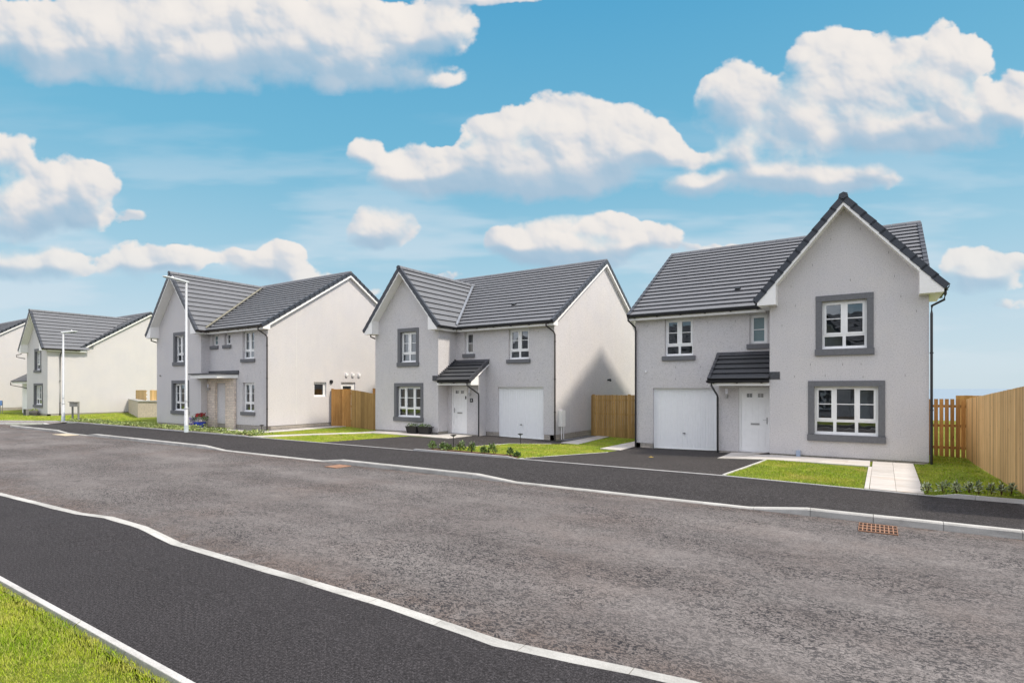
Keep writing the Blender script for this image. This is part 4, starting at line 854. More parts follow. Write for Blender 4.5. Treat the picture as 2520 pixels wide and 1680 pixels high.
# ------------------------------------------------------------------ street furniture
def lamppost(label,x,y,z,h,arm,armdir):
    P=thing('street_lamp',label,'street lamp',(x,y,z),'street lamps along the far footway')
    mb=MB(); mb.tube([(x,y,z-.05),(x,y,z+1.15)],.085,16); PL=build('pole',mb,M_galv,P,smooth=True)
    mb=MB(); mb.tube([(x,y,z+1.15),(x,y,z+1.22),(x,y,z+1.24),(x,y,h)],.078,16,r2=.050); build('pole',mb,M_galv,P,smooth=True)
    mb=MB(); mb.tube([(x,y,z-.02),(x,y,z+.34)],.098,16); build('base_sleeve',mb,M_postbase,P,smooth=True)
    mb=MB(); mb.tube([(x,y,z+1.13),(x,y,z+1.18)],.10,16); mb.tube([(x,y,z+1.5),(x,y,z+1.53)],.085,16); build('collar',mb,M_galv,P)
    d=Vector(armdir).normalized(); n=Vector((-d.y,d.x,0)); mb=MB()
    c=Vector((x,y,h+.02)); st=[(-.12,.05,.03),(.0,.07,.06),(.25,.12,.065),(arm-.12,.15,.05),(arm,.08,.025)]
    up=.10
    rings=[]
    for (u,w,t) in st:
        q=c+d*u+Vector((0,0,up*max(u,0)/arm*1.0)); b=len(mb.v); 
        for k in range(10):
            a=2*math.pi*k/10; mb.v.append(tuple(q+n*math.cos(a)*w+Vector((0,0,math.sin(a)*t))))
        rings.append(b)
    for a,b in zip(rings,rings[1:]):
        for k in range(10): mb.face([a+k,a+(k+1)%10,b+(k+1)%10,b+k])
    mb.face(range(rings[0],rings[0]+10)); mb.face(range(rings[-1],rings[-1]+10)); LT=build('lantern',mb,plain('lantern grey',(.62,.66,.68),.4,.4),P,smooth=True)
    q=c+d*(arm*.6)+Vector((0,0,up*.6+.04)); mb=MB(); mb.lathe(tuple(q),[(.045,0),(.045,.03),(.03,.06),(.0,.075)],12); build('photocell',mb,M_white,LT)
    q=c+d*(arm*.62)+Vector((0,0,up*.55-.05)); mb=MB(); mb.hexa([tuple(q+d*i+n*j+Vector((0,0,k))) for k in (-.006,.004) for i,j in ((-.2,-.08),(.2,-.08),(.2,.08),(-.2,.08))]); build('lamp_lens',mb,M_glass,LT)
lamppost('tall pale steel street lamp on the footway in front of the stone porch',-27.85,13.88,.1,7.33,1.05,(0,-1,0))
lamppost('smaller white street lamp beside the street nameplate',-43.6,14.12,.1,5.78,.75,(.45,.55,0))
P=thing('street_nameplate','grey street nameplate on two posts beside the smaller street lamp','sign',(-42.4,14.35,.1))
for x,y in ((-42.72,14.32),(-42.10,14.42)): mb=MB(); mb.tube([(x,y,.0),(x,y,1.33 if x<-42.5 else 1.38)],.055,10); build('post',mb,M_signgrey,P)
mb=MB(); mb.hexa([(-42.92,14.22,1.06),(-42.02,14.36,1.06),(-42.02,14.39,1.06),(-42.92,14.25,1.06),(-42.92,14.22,1.34),(-42.02,14.36,1.34),(-42.02,14.39,1.34),(-42.92,14.25,1.34)]); mb.box(-42.96,-42.0,14.15,14.42,1.345,1.39); PLT=build('plate',mb,M_signwhite,P)
P=thing('advert_sign','small blue sign with white lettering cut off by the left edge','sign',(-60.9,15.4,.1))
mb=MB(); mb.box(-61.2,-60.46,15.42,15.45,.82,1.21); SG=build('board',mb,M_bluesign,P,bevel=.01)
mb=MB(); mb.tube([(-61.1,15.49,.0),(-61.1,15.49,1.2)],.03,8); build('post',mb,M_signgrey,P); mb=MB(); mb.tube([(-60.55,15.49,.0),(-60.55,15.49,1.2)],.02,8); build('post',mb,M_signgrey,P)
letters(SG,'T',.30,lambda u,w,z:(u,15.415-w,z),-60.62,1.02,.0,M_white)
def grate(label,x0,x1,y0,y1,m,nx=9,ny_=3,z=.004,solid=False):
    P=thing('gully_grate',label,'drain grate',((x0+x1)/2,(y0+y1)/2,z),'iron gully grates beside the kerb')
    mb=MB(); M=lambda u,w,zz:(u,zz,z+w)
    px=(x1-x0)/nx; py_=(y1-y0)/ny_; 
    holes=[] if solid else [(x0+i*px+px*.13,x0+(i+1)*px-px*.13,y0+j*py_+py_*.12,y0+(j+1)*py_-py_*.12) for i in range(nx) for j in range(ny_)]
    mb.plate(M,x0,x1,y0,y1,holes,-.002,.014); build('bars',mb,m,P)
    if not solid: mb=MB(); mb.poly([(x0+.01,y0+.01,z-.001),(x1-.01,y0+.01,z-.001),(x1-.01,y1-.01,z-.001),(x0+.01,y1-.01,z-.001)]); build('pit',mb,M_dark,P)  # flat dark sheet standing in for the shade below the bars
grate('rusty open gully grate by the kerb opposite the paved path',-.22,.29,10.12,10.72,M_rust,9,3)
grate('orange gully grate by the kerb opposite the planted bed',-12.95,-12.45,10.2,10.72,M_rust,8,4,solid=True)
grate('pale buff gully cover by the far kerb at the left',-33.0,-31.5,10.25,10.8,M_bufftac,8,4,solid=True)

# ------------------------------------------------------------------ planting
def leaves(mb,c,n,rx,rz,ls,asp=.45,up=.35,hollow=.35,droop=0,tone=(0,1),mt=0):
    for i in range(n):
        a=random.uniform(0,2*math.pi); rr=(hollow+(1-hollow)*random.random()**.6); e=math.asin(random.uniform(-.25,1))
        d=Vector((math.cos(a)*math.cos(e),math.sin(a)*math.cos(e),math.sin(e)))
        p=Vector((c[0]+d.x*rx*rr,c[1]+d.y*rx*rr,c[2]+rz*.35+d.z*rz*.65*rr)); l=ls*random.uniform(.6,1.25)
        t=(d+Vector((random.gauss(0,.5),random.gauss(0,.5),random.gauss(up,.4)))).normalized(); s=t.cross(Vector((random.gauss(0,1),random.gauss(0,1),random.gauss(0,1)))).normalized()*l*asp*.5
        mb.tone=random.uniform(*tone); q=p+t*l*.5; r_=p+t*l
        mb.poly([p,q+s,r_,q-s],mt)
    mb.tone=1
def shrub(label,x,y,h,r,m,n,ls,group,asp=.45,nst=6,up=.4,flowers=0,cat='shrub',name='garden_shrub'):
    z=lotz(x,y)+.01; P=thing(name,label,cat,(x,y,z),group); mb=MB()
    k=random.randint(3,5); 
    for i in range(k):
        a=random.uniform(0,6.28); rr=random.uniform(0,.55)*r; hh=h*random.uniform(.65,1.0); leaves(mb,(x+math.cos(a)*rr,y+math.sin(a)*rr,z+(hh-h)*.0),n//k,r*random.uniform(.45,.7),hh,ls,asp,up)
    if flowers:
        for i in range(flowers): a=random.uniform(0,6.28); leaves(mb,(x+math.cos(a)*r*.6,y+math.sin(a)*r*.6,z+h*random.uniform(.6,.95)),3,.015,.02,.026,.8,.2,tone=(.2,.9),mt=1)
    build('foliage',mb,[m,M_pinkp],P); mb=MB()
    for i in range(nst): a=random.uniform(0,6.28); mb.tube([(x,y,z-.03),(x+math.cos(a)*r*.3,y+math.sin(a)*r*.3,z+h*.45),(x+math.cos(a)*r*.55,y+math.sin(a)*r*.55,z+h*.8)],.006,5,r2=.003)
    build('stems',mb,M_stem,P)

vp=[(.89,14.16,.36,.15,'first variegated plant of the edging row, right beside the paved path'),(1.16,14.22,.36,.15,'second variegated plant from the paved path in the edging row'),(1.37,14.24,.35,.13,'third plant from the paved path, with cream lower leaves'),
(1.57,14.30,.35,.13,'fourth plant of the edging row counting from the paved path'),(1.71,14.18,.35,.10,'narrow fifth plant of the edging row counting from the paved path'),(1.90,14.19,.35,.12,'sixth plant of the edging row counting from the paved path'),
(2.05,14.19,.33,.11,'seventh plant of the edging row, next to the last at right'),(2.20,14.24,.31,.10,'last small plant of the edging row, near the long fence')]
for i,(x,y,h,r,l) in enumerate(vp): shrub(l,x,y,h*.74,r*.70,M_leafv,95,.06,'variegated plants along the edging',asp=.5,name='edging_plant',cat='plant')
bp=[(-12.72,14.48,.42,.24,'dense dark shrub at the driveway end of the planted bed'),(-12.33,14.55,.42,.22,'second shrub of the bed from the driveway end'),(-12.02,14.5,.38,.28,'low spreading third shrub of the bed from the driveway end'),(-11.55,14.55,.50,.28,'shrub with pale flowers near the middle of the planted bed'),
(-11.05,14.5,.50,.22,'narrow upright shrub in the middle of the planted bed'),(-10.55,14.5,.40,.26,'low shrub between the upright one and the largest one in the bed'),(-10.15,14.52,.50,.33,'largest bushy shrub in the right half of the planted bed'),(-9.50,14.45,.42,.22,'upright shrub near the kerb end of the bed, standing apart'),(-9.22,14.4,.20,.22,'small low plant at the kerb tip of the planted bed')]
for i,(x,y,h,r,l) in enumerate(bp): shrub(l,x,y,h*.74,r*.66,M_leaf,190,.07,'shrubs in the planted bed by the lawn',asp=.55,flowers=3 if i in (0,1,3,4,6) else 0,up=.5)
# ground cover along the bed in front of houses 1 and 2
mb=MB()
for i in range(9000):
    x=random.uniform(-43,-22.9); y=random.uniform(14.1,14.85) if random.random()<.8 else random.uniform(14.1,15.3); z=lotz(x,y)+.02; hgt=.10+.09*math.sin(x*1.7)*math.sin(x*.63+1)+.05*math.sin(x*5)
    c=Vector((x,y,z+random.uniform(0,max(.05,hgt)))); t=Vector((random.gauss(0,.6),random.gauss(0,.6),random.uniform(.1,1))).normalized(); q=t.cross(Vector((random.gauss(0,1),random.gauss(0,1),.3))).normalized(); l=random.uniform(.05,.11)
    mb.tone=random.random()**1.3; mb.poly([c,c+t*l*.5+q*l*.28,c+t*l,c+t*l*.5-q*l*.28])
o=build('ground_cover',mb,M_cover); o.ob['kind']='stuff'; tag(o,'low pale green ground cover planted along the bed by the footway','ground cover')
# grass blades: near verge and the front lawns
def grass(name,polys,n,h,w,zf,label,tilt=.45):
    V=[];F=[];T=[]
    pts=[]
    areas=[]
    for P in polys:
        a=0
        for i in range(1,len(P)-1): a+=abs((P[i][0]-P[0][0])*(P[i+1][1]-P[0][1])-(P[i+1][0]-P[0][0])*(P[i][1]-P[0][1]))/2
        areas.append(a)
    tot=sum(areas)
    for P,A in zip(polys,areas):
        k=int(n*A/tot); tr=[]; 
        for i in range(1,len(P)-1): tr.append((P[0],P[i],P[i+1],abs((P[i][0]-P[0][0])*(P[i+1][1]-P[0][1])-(P[i+1][0]-P[0][0])*(P[i][1]-P[0][1]))/2))
        ws=np.array([t[3] for t in tr]); idx=rng.choice(len(tr),k,p=ws/ws.sum()); u=rng.random(k); v=rng.random(k); f=u+v>1; u[f]=1-u[f]; v[f]=1-v[f]
        A0=np.array([t[0] for t in tr])[idx]; A1=np.array([t[1] for t in tr])[idx]; A2=np.array([t[2] for t in tr])[idx]
        pts.append(A0+(A1-A0)*u[:,None]+(A2-A0)*v[:,None])
    p=np.concatenate(pts); k=len(p); z=np.array([zf(a,b) for a,b in p])
    hh=h*rng.uniform(.45,1.25,k)*(.8+.35*np.sin(p[:,0]*2.3+np.sin(p[:,1]*1.9))*np.sin(p[:,1]*2.9)); az=rng.uniform(0,2*np.pi,k); lean=rng.normal(0,tilt,k); la=rng.uniform(0,2*np.pi,k)
    sx=np.cos(az)*w/2; sy=np.sin(az)*w/2; lx=np.cos(la)*lean*hh; ly=np.sin(la)*lean*hh
    v=np.zeros((k,5,3)); b=np.stack([p[:,0],p[:,1],z-.004],1)
    v[:,0]=b-np.stack([sx,sy,0*sx],1); v[:,1]=b+np.stack([sx,sy,0*sx],1)
    m_=b+np.stack([lx*.35,ly*.35,hh*.6],1); v[:,2]=m_+np.stack([sx,sy,0*sx],1)*.8; v[:,3]=b+np.stack([lx,ly,hh],1); v[:,4]=m_-np.stack([sx,sy,0*sx],1)*.8
    me=bpy.data.meshes.new(name); me.vertices.add(k*5); me.vertices.foreach_set('co',v.reshape(-1)); me.loops.add(k*5); me.loops.foreach_set('vertex_index',np.arange(k*5,dtype=np.int32))
    me.polygons.add(k); me.polygons.foreach_set('loop_start',np.arange(0,k*5,5,dtype=np.int32)); me.update(calc_edges=True)
    at=me.attributes.new('tone','FLOAT','FACE'); t=rng.uniform(.55,1.45,k).astype(np.float32); t[rng.random(k)<.08]=.95; t=np.where((t>.92)&(t<.98)&(rng.random(k)<.5),1.05,t).astype(np.float32); at.data.foreach_set('value',t)
    me.materials.append(M_blade); o=bpy.data.objects.new(name,me); COL.objects.link(o); o['kind']='stuff'; o['label']=label; o['category']='grass'
grass('grass',[[(-11,-.2),(-3.2,-.2),(-3.2,2.0),(-11,2.0)]],150000,.042,.0042,lambda x,y:.085,'bright green lawn blades in the near left corner',.5)
L4=[(-3.02,14.1),(-.26,14.1),(-.24,17.97),(-2.68,17.97)]; L5=[(.88,14.1),(2.37,14.1),(2.37,22.2),(1.32,22.2),(1.32,19.3),(.93,19.3)]
grass('grass',[L4],26000,.05,.010,lotz,'short lawn grass between the garage drive and the paved path',.5); grass('grass',[L5],26000,.05,.010,lotz,'short lawn grass between the paved path and the long fence',.5)
grass('grass',[[(-9.3,14.8),(-8.85,14.2),(-8.0,18.3),(-8.75,19.3),(-8.75,24),(-10.3,24),(-10.0,20.1),(-12.2,18.5),(-12.4,17.0),(-12.85,14.9)]],36000,.05,.013,lotz,'lawn grass between two driveways behind the planted bed',.5)
grass('grass',[[(-22.0,14.15),(-18.15,14.1),(-17.35,18.15),(-20.1,18.3)],[(-23.6,14.9),(-22.95,14.2),(-20.8,18.6),(-21,19.7),(-23.6,20.2),(-23.8,15.9)]],32000,.05,.015,lotz,'lawn grass beside the diagonal slab path',.5)
grass('grass',[[(-52,14.9),(-30.5,14.9),(-30.5,15.6),(-35,15.7),(-43,17.8),(-52,20.5)],[(-60,6.3),(-48.3,12.2),(-44.3,14.1),(-44,14.6),(-60,16)]],22000,.06,.022,lambda x,y:lotz(x,max(y,14)),'lawn grass in front of the blank cream wall',.5)
# pots
def trough(label,x,y):
    z=lotz(x,y)+.035; P=thing('plant_trough',label,'planter',(x,y,z),'black plant troughs below the gable window'); mb=MB(); M=lambda u,w,zz:(u,y+w,zz)
    a,b=.22,.29
    mb.hexa([(x-.27,y-.10,z),(x+.27,y-.10,z),(x+.27,y+.10,z),(x-.27,y+.10,z),(x-.33,y-.15,z+.30),(x+.33,y-.15,z+.30),(x+.33,y+.15,z+.30),(x-.33,y+.15,z+.30)])
    for i in range(6): u=x-.24+i*.096; mb.hexa([(u-.012,y-.115,z+.0),(u+.012,y-.115,z+.0),(u+.012,y-.09,z),(u-.012,y-.09,z),(u-.012,y-.163,z+.28),(u+.012,y-.163,z+.28),(u+.012,y-.14,z+.28),(u-.012,y-.14,z+.28)])
    mb.box(x-.35,x+.35,y-.17,y-.13,z+.301,z+.33); mb.box(x-.35,x+.35,y+.13,y+.17,z+.301,z+.33); mb.box(x-.35,x-.31,y-.13,y+.13,z+.301,z+.33); mb.box(x+.31,x+.35,y-.13,y+.13,z+.301,z+.33)
    T=build('trough',mb,M_black,P); mb=MB(); mb.box(x-.31,x+.31,y-.13,y+.13,z+.27,z+.315); build('soil',mb,M_soil,P)
    mb=MB()
    for i in range(4): leaves(mb,(x-.22+.15*i,y,z+.29),45,.10,.16,.06,.5,.5)
    build('foliage',mb,M_leaf,P)
trough('black plant trough below the gable window, the one farther from the door',-18.12,19.25); trough('black plant trough nearer the white door, beside the solar light',-17.35,19.25)
P=thing('flower_tub','blue glazed tub overflowing with red and purple flowers by the stone porch','planter',(-29.9,15.55,.2)); z=lotz(-29.9,15.55)+.03; c=(-29.75,15.5,z)
mb=MB(); mb.lathe(c,[(.14,0),(.22,.07),(.28,.18),(.30,.26),(.29,.28),(.26,.26),(.25,.22)],24); build('tub',mb,M_blue,P,smooth=True)
mb=MB(); leaves(mb,(c[0],c[1],z+.26),260,.40,.42,.09,.5,.4); build('foliage',mb,M_leaf,P)
mb=MB()
for i in range(34): a=random.uniform(0,6.28); r_=random.uniform(0,.30); leaves(mb,(c[0]+.08+math.cos(a)*r_,c[1]+math.sin(a)*r_,z+random.uniform(.52,.70)),8,.04,.05,.06,.9,.3)
build('red_flowers',mb,M_red,P); mb=MB()
for i in range(40): a=random.uniform(2.2,4.6); r_=random.uniform(.38,.56); leaves(mb,(c[0]+math.cos(a)*r_,c[1]+math.sin(a)*r_*.6-.05,z+random.uniform(.02,.45)),9,.06,.07,.055,.9,.1)
build('purple_flowers',mb,M_purple,P); mb=MB()
for i in range(8): a=random.uniform(0,6.28); leaves(mb,(c[0]+.15+math.cos(a)*.22,c[1]-.12,z+random.uniform(.3,.42)),6,.03,.03,.05,.9,.1)
build('pale_flowers',mb,M_pinkp,P).ob['kind']='stuff'
def solar(label,x,y,h=.42):
    z=lotz(x,y); P=thing('solar_light',label,'garden light',(x,y,z),'small solar stake lights'); mb=MB(); mb.tube([(x,y,z-.05),(x,y,z+h)],.014,8); build('stake',mb,M_black,P)
    mb=MB(); mb.lathe((x,y,z+h-.04),[(.03,0),(.10,.035),(.11,.055),(.02,.07)],14); build('lamp_head',mb,M_black,P)
solar('black mushroom shaped solar light on the lawn before the middle garage door',-11.72,18.55,.42); solar('short black stake light on the lawn at the corner of the stone porch house',-23.75,15.2,.40); solar('solar light standing beside the right plant trough',-16.93,19.25,.36); solar('solar light behind the shrubs at the driveway end',-12.3,15.1,.50)
z=lotz(-54,15.7); P=thing('flower_pot','dark stone tub with yellow flowers under the leftmost gable window','planter',(-54.0,15.65,z)); mb=MB(); mb.lathe((-54.0,15.65,z),[(.18,0),(.27,.12),(.29,.26),(.26,.36),(.22,.37)],16); build('tub',mb,M_tub,P,smooth=True)
mb=MB(); leaves(mb,(-54.0,15.65,z+.32),140,.26,.22,.07,.6,.4); build('foliage',mb,M_cover,P)
P=thing('storage_box','open grey box with a black drum inside by the leftmost gable','box',(-54.75,15.3,z)); mb=MB(); M=FR(15.3); mb.plate(M,-55.05,-54.45,z,z+.50,[(-55.0,-54.5,z+.04,z+.45)],-.45,0); build('frame',mb,M_signgrey,P); mb=MB(); mb.tube([(-54.75,15.36,z+.25),(-54.75,15.7,z+.25)],.20,18); build('drum',mb,M_black,P)
mb=MB(); mb.poly([(-6.12,17.4,lotz(-6.1,17.4)+.02),(-6.0,17.36,lotz(-6.1,17.4)+.03),(-5.95,17.44,lotz(-6.1,17.4)+.02),(-6.05,17.48,lotz(-6.1,17.4)+.035)]); tag(build('fallen_leaf',mb,plain('dry leaf',(.55,.38,.06),.7)),'yellow fallen leaf on the driveway before the nearest garage','leaf')

# ------------------------------------------------------------------ light and sky
EL=R(52); AZ=R(5)     # sun from +X, a little behind the fronts
sd=Vector((math.cos(EL)*math.cos(AZ),math.cos(EL)*math.sin(AZ),math.sin(EL)))
L=bpy.data.lights.new('sun','SUN'); L.energy=3.95; L.angle=R(6.5); L.color=(1,.905,.755); o=bpy.data.objects.new('sun',L); COL.objects.link(o); o.rotation_euler=sd.to_track_quat('Z','Y').to_euler()
Wd=bpy.data.worlds.new('World'); S.world=Wd; Wd.use_nodes=True; t=NT(Wd); t.n.clear()
out=t.new('ShaderNodeOutputWorld'); bg=t.new('ShaderNodeBackground'); bg.inputs['Strength'].default_value=.1; t.lk(bg.outputs[0],out.inputs[0])
sky=t.new('ShaderNodeTexSky'); sky.sky_type='NISHITA'; sky.sun_disc=False; sky.sun_elevation=EL; sky.sun_rotation=math.pi/2-AZ; sky.air_density=1.0; sky.dust_density=.6; sky.ozone_density=2.2
tc=t.new('ShaderNodeTexCoord'); dirv=tc.outputs['Generated']
vn=t.new('ShaderNodeVectorMath',operation='NORMALIZE'); t.lk(dirv,vn.inputs[0]); dn=vn.outputs[0]
sp=t.new('ShaderNodeSeparateXYZ'); t.lk(dn,sp.inputs[0])
# azimuth measured from the street's view direction, elevation in radians
F_=1368.2
def azel(px,py):      # photo pixel in the 2352-wide view -> direction
    l=(px*1.0714-1260)/F_; u=(956-py*1.0714)/F_; X=l*math.cos(YAW)-math.sin(YAW); Y=l*math.sin(YAW)+math.cos(YAW); return math.atan2(X,Y),math.atan2(u,math.hypot(X,Y))
az=t.math('ARCTAN2',sp.outputs[0],sp.outputs[1]); el=t.math('ARCSINE',sp.outputs[2])
def _hash(ix,iy,k):
    h=(ix*374761393+iy*668265263+k*1442695041)&0xffffffff
    h=((h^(h>>13))*1274126177)&0xffffffff; return ((h^(h>>16))&0xffff)/65535.0
def vnoise(x,y,k=0):
    ix=np.floor(x).astype(np.int64); iy=np.floor(y).astype(np.int64); fx=x-ix; fy=y-iy; u=fx*fx*fx*(fx*(fx*6-15)+10); v=fy*fy*fy*(fy*(fy*6-15)+10)
    return (_hash(ix,iy,k)*(1-u)+_hash(ix+1,iy,k)*u)*(1-v)+(_hash(ix,iy+1,k)*(1-u)+_hash(ix+1,iy+1,k)*u)*v
def fbm(x,y,oct=6,k=0,g=.5):
    a=1;s=0;t=0
    for o in range(oct): s=s+a*vnoise(x*2**o+17.3*o,y*2**o-9.1*o,k+o); t+=a; a*=g
    return s/t
def worley(x,y,k=0):
    ix=np.floor(x).astype(np.int64); iy=np.floor(y).astype(np.int64); d=np.full(x.shape,9.0)
    for i in (-1,0,1):
        for j in (-1,0,1):
            px=ix+i+_hash(ix+i,iy+j,k); py=iy+j+_hash(ix+i,iy+j,k+77); d=np.minimum(d,(px-x)**2+(py-y)**2)
    return d        # squared distance: rounded bumps
def sm(a,b,x): t=np.clip((x-a)/(b-a),0,1); return t*t*(3-2*t)
def clouds(px,py,blobs,step):
    """px,py: pixel grids (2352-wide view, y down), rows from top to bottom. step = grid spacing in px. Returns rgb, alpha"""
    wx=(fbm(px/170,py/150,4,3)-.5)*46+(fbm(px/45,py/45,3,13)-.5)*16; wy=(fbm(px/170,py/150,4,9)-.5)*40+(fbm(px/45,py/45,3,19)-.5)*14
    x=px+wx; y=py+wy; f=np.zeros(px.shape)
    for (cx,cy,rx,ry,st) in blobs:
        dy=(y-cy)/ry; dy=np.where(dy>0,dy*1.25,dy); d2=((x-cx)/rx)**2+dy**2; f+=st*np.maximum(0,1.3-d2)**2/1.69*1.15
    f=np.minimum(f,1.6)
    bil=0; a=1
    for k,s in enumerate((88,46,24,12.5,6.5)):
        q=(fbm(px/s/1.5,py/s/1.5,2,40+k)-.5)*.9; bil=bil+a*(.42-worley(px/s+q,py/s*1.12+q*.7,20+k)*1.15); a*=.58
    n=fbm(px/75,py/60,7,60,.58)-.5; fine=fbm(px/18,py/14,5,91,.62)-.5
    g=np.clip(f*3.2,0,1); dens=f-.22+(bil*.34+n*.75)*(.2+.8*g)-.25*(1-g)
    dens=dens+fine*.42*np.exp(-(dens/.38)**2)*g
    # optical depth towards the sun (up and to the right)
    D=np.clip(dens,0,1.1); occ=np.zeros(px.shape); L=(.50,-.86); wsum=0
    ocd=np.zeros(px.shape)
    for k in range(1,13):
        r=k*9/step; sx=int(round(L[0]*r)); sy=int(round(L[1]*r)); w=math.exp(-k*.10)
        S_=np.pad(D,((abs(sy),0),(0,abs(sx))),mode='edge')[:D.shape[0],abs(sx):abs(sx)+D.shape[1]]
        S2=np.pad(D,((0,abs(sy)),(0,0)),mode='edge')[abs(sy):abs(sy)+D.shape[0]]
        occ+=S_*w; ocd+=S2*w; wsum+=w
    occ/=wsum; und=np.clip(occ-ocd/wsum,-.6,.9)
    # relief of the billows
    def blur(a,r):
        for _ in range(2):
            for ax in (0,1):
                p=np.pad(a,[(r+1,r) if i==ax else (0,0) for i in (0,1)],mode='edge'); c=np.cumsum(p,axis=ax)
                a=(c[2*r+1:]-c[:-2*r-1])/(2*r+1) if ax==0 else (c[:,2*r+1:]-c[:,:-2*r-1])/(2*r+1)
        return a
    Hh=blur(np.sqrt(np.clip(dens+.05,0,2))*36+bil*26,6)*.75+blur(bil,12)*34+blur(bil*7+n*18,1)*.8
    gy,gx=np.gradient(Hh,step); nz=1/np.sqrt(gx**2+gy**2+1); lam=np.clip((-gx*.52+gy*.62)*nz+.55*nz,0,1.2)
    soft=sm(.12,.62,occ); al=sm(0.0,1.0,dens/(.20+.85*soft+.16*sm(.42,.62,fbm(px/130,py/110,3,71))))
    lit=np.clip(.50+.58*lam-.28*np.maximum(occ-.50,0)+(blur(n,10))*.55,0,1.15)
    und=blur(und,4); basey=sm(.04,.46,und)*sm(.20,.55,occ)
    lit=lit*(1-.66*basey)
    veil=sm(.46,.74,fbm(px/420,py/75,5,80,.55))*sm(120,640,py)*.42
    al=np.clip(al,0,1); 
    ks=[0,.22,.45,.66,.85,1.15]; cs=np.array([(.330,.500,.650),(.420,.560,.690),(.560,.630,.710),(.735,.735,.755),(.850,.812,.785),(.925,.870,.820)])
    rgb=np.stack([np.interp(lit,ks,cs[:,i]) for i in range(3)],-1)
    v=veil*(1-al); tot=al+v; rgb=(rgb*al[...,None]+np.array((.80,.83,.88))*v[...,None])/np.maximum(tot,1e-4)[...,None]
    return rgb,tot
B=[(60,105,200,118,1),(250,70,240,130,1),(450,75,240,140,1),(650,80,220,120,1),(830,85,210,95,1),(1010,70,110,105,1),(150,165,150,62,.9),(520,175,380,66,.9),(880,175,250,56,.85),(1140,0,150,24,.9),
(1690,210,105,90,1),(1900,150,125,115,1),(1800,270,240,100,1),(2010,170,150,115,1),(2180,150,120,115,1),(2150,280,260,105,1),(2340,230,90,85,1),(2000,325,320,62,.75),
(830,345,55,50,1),(960,398,145,86,1),(1110,320,70,70,1),(1270,290,200,95,1),(1190,410,330,84,1),(1260,385,260,80,1),(1080,395,160,60,.8),(1430,310,130,90,1),(1510,345,100,58,.9),
(1590,365,80,34,.8),(1685,350,62,44,.9),(1600,430,130,50,1),(1780,412,150,78,1),(1860,415,190,46,.8),(1950,418,145,52,1),
(5,355,100,66,1),(120,445,160,100,1),(215,430,75,66,1),(60,505,190,80,.9),(200,510,90,44,.8),(300,500,50,26,.5),
(885,525,95,60,1),(870,555,80,22,.6),(110,615,130,56,1),(0,600,90,46,.9),(320,605,115,60,1),(430,600,90,42,.9),(545,600,60,30,.7),(655,605,75,58,.9),(700,648,110,40,.8),(590,630,70,40,.8),
(1155,555,60,52,1),(1270,545,130,68,1),(1385,520,80,46,1),(1480,555,110,54,1),(1660,580,120,26,.6),(1310,590,190,50,.9),(1230,580,110,50,.8),(2238,605,85,55,1),(2330,615,60,34,.8),(2270,650,140,40,.9),(800,665,130,26,.4),(2000,690,200,20,.35),(1000,640,140,20,.35),(2330,700,160,18,.35)]

# weather: cumulus field computed once on a direction grid (azimuth x elevation) and looked up by the world shader
_st=2.0; _py,_px=np.mgrid[-260:900:_st,-420:2780:_st]
_rgb,_al=clouds(_px,_py,B,_st); _arr=np.concatenate([_rgb,_al[...,None]],-1)
AZ0,AZ1,EL0,EL1=R(-52),R(52),R(0),R(42); IW,IH=1680,680
_a=np.linspace(AZ0,AZ1,IW)[None,:]+np.zeros((IH,1)); _e=np.linspace(EL0,EL1,IH)[:,None]+np.zeros((1,IW))
_l=np.tan(_a); _gx=1176+1277*_l; _gy=892-1277*np.tan(_e)*np.sqrt(1+_l*_l)
_fx=np.clip((_gx+420)/_st,0,_px.shape[1]-1.01); _fy=np.clip((_gy+260)/_st,0,_px.shape[0]-1.01); _ix=_fx.astype(int); _iy=_fy.astype(int); _u=(_fx-_ix)[...,None]; _v=(_fy-_iy)[...,None]
_m=(_arr[_iy,_ix]*(1-_u)+_arr[_iy,_ix+1]*_u)*(1-_v)+(_arr[_iy+1,_ix]*(1-_u)+_arr[_iy+1,_ix+1]*_u)*_v
img=bpy.data.images.new('cumulus_field',IW,IH,alpha=True,float_buffer=True,is_data=True); img.alpha_mode='CHANNEL_PACKED'; img.pixels.foreach_set(_m.astype(np.float32).ravel()); img.update(); img.pack()
rel=t.math('ADD',az,YAW); cu=t.new('ShaderNodeCombineXYZ'); t.lk(t.math('DIVIDE',t.math('SUBTRACT',rel,AZ0),AZ1-AZ0),cu.inputs[0]); t.lk(t.math('DIVIDE',t.math('SUBTRACT',el,EL0),EL1-EL0),cu.inputs[1])
im=t.new('ShaderNodeTexImage'); im.image=img; im.extension='EXTEND'; im.interpolation='Linear'; t.lk(cu.outputs[0],im.inputs['Vector'])
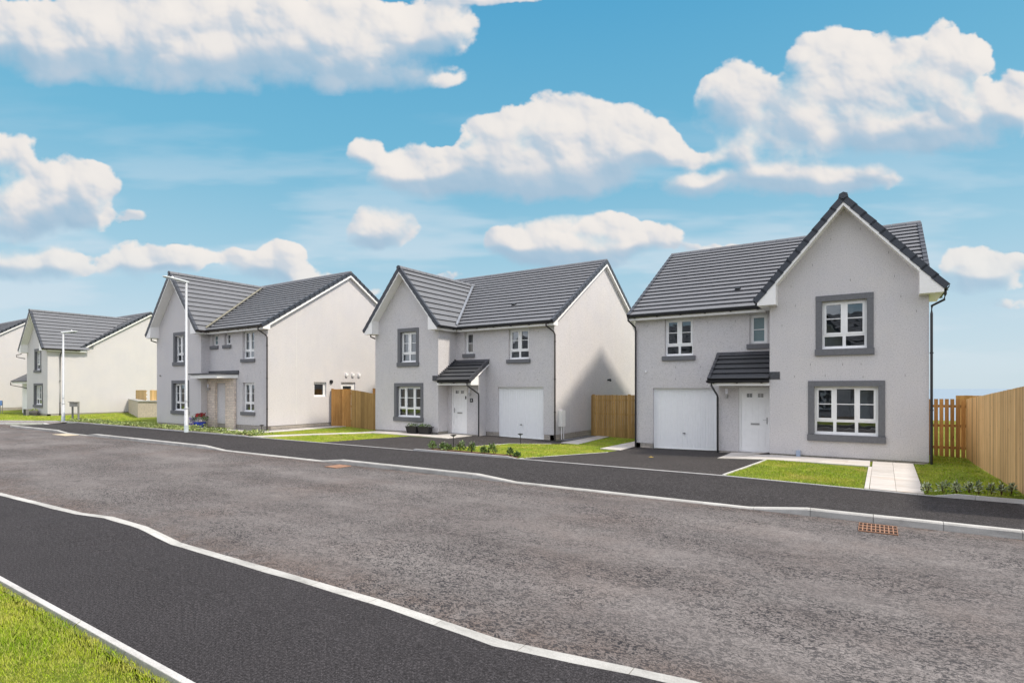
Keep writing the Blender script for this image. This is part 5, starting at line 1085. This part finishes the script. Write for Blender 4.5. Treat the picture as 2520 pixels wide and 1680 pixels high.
# unseen sky outside the view: bright broken cloud layer added to light the fronts
gen=t.noise(t.vmap(dn,(1,1,2.4)),2.2,8,.6); far=t.math('MULTIPLY',t.math('SUBTRACT',gen,.40),3.2)
cs=math.sin(YAW); facing=t.math('ADD',t.math('MULTIPLY',sp.outputs[0],-math.sin(YAW)),t.math('MULTIPLY',sp.outputs[1],math.cos(YAW)))
horiz=t.ramp(t.math('DIVIDE',facing,t.math('SQRT',t.math('ADD',t.math('MULTIPLY',sp.outputs[0],sp.outputs[0]),t.math('MULTIPLY',sp.outputs[1],sp.outputs[1])))),[(.63,1.0),(.70,0.0)])
high=t.ramp(el,[(.64,0.0),(.73,1.0)]); outside=t.math('MAXIMUM',horiz,high)
alpha=t.mix(outside,im.outputs['Alpha'],t.ramp(far,[(.02,0.0),(.35,1.0)],'EASE'))
cc=t.new('ShaderNodeVectorMath',operation='SCALE'); t.lk(im.outputs['Color'],cc.inputs[0]); cc.inputs['Scale'].default_value=10
ccol=t.mix(outside,cc.outputs[0],t.ramp(gen,[(.42,(18.0,17.3,17.9)),(.70,(14.0,13.7,14.4))]))
# clear sky: Nishita tinted, paler with distance near the horizon
tint=t.ramp(el,[(0.0,sc(srgb(208,226,236),10)),(.10,sc(srgb(197,221,234),10)),(.22,sc(srgb(164,209,229),10)),(.38,sc(srgb(118,190,221),10)),(.60,sc(srgb(88,172,214),10)),(1.0,sc(srgb(70,150,205),10))])
skc=t.mix(.88,sky.outputs[0],tint)
cm=alpha
cm=t.math('MULTIPLY',cm,t.ramp(el,[(0.0,.0),(.05,.5),(.22,.97)]))
fin=t.mix(cm,skc,ccol); t.lk(fin,bg.inputs['Color'])
Wd.cycles.sampling_method='MANUAL'; Wd.cycles.sample_map_resolution=512
# ------------------------------------------------------------------ camera
cam=bpy.data.cameras.new('camera'); co=bpy.data.objects.new('camera',cam); COL.objects.link(co); co.location=(0,0,CAMZ); co.rotation_euler=(math.pi/2,0,YAW); cam.sensor_width=36; cam.lens=19.546; cam.shift_y=116/2520; cam.clip_start=.05; cam.clip_end=90000; S.camera=co
S.view_settings.view_transform='Standard'; S.view_settings.look='None'; S.view_settings.exposure=0.0; S.view_settings.gamma=1
S.render.resolution_x=1024; S.render.resolution_y=682
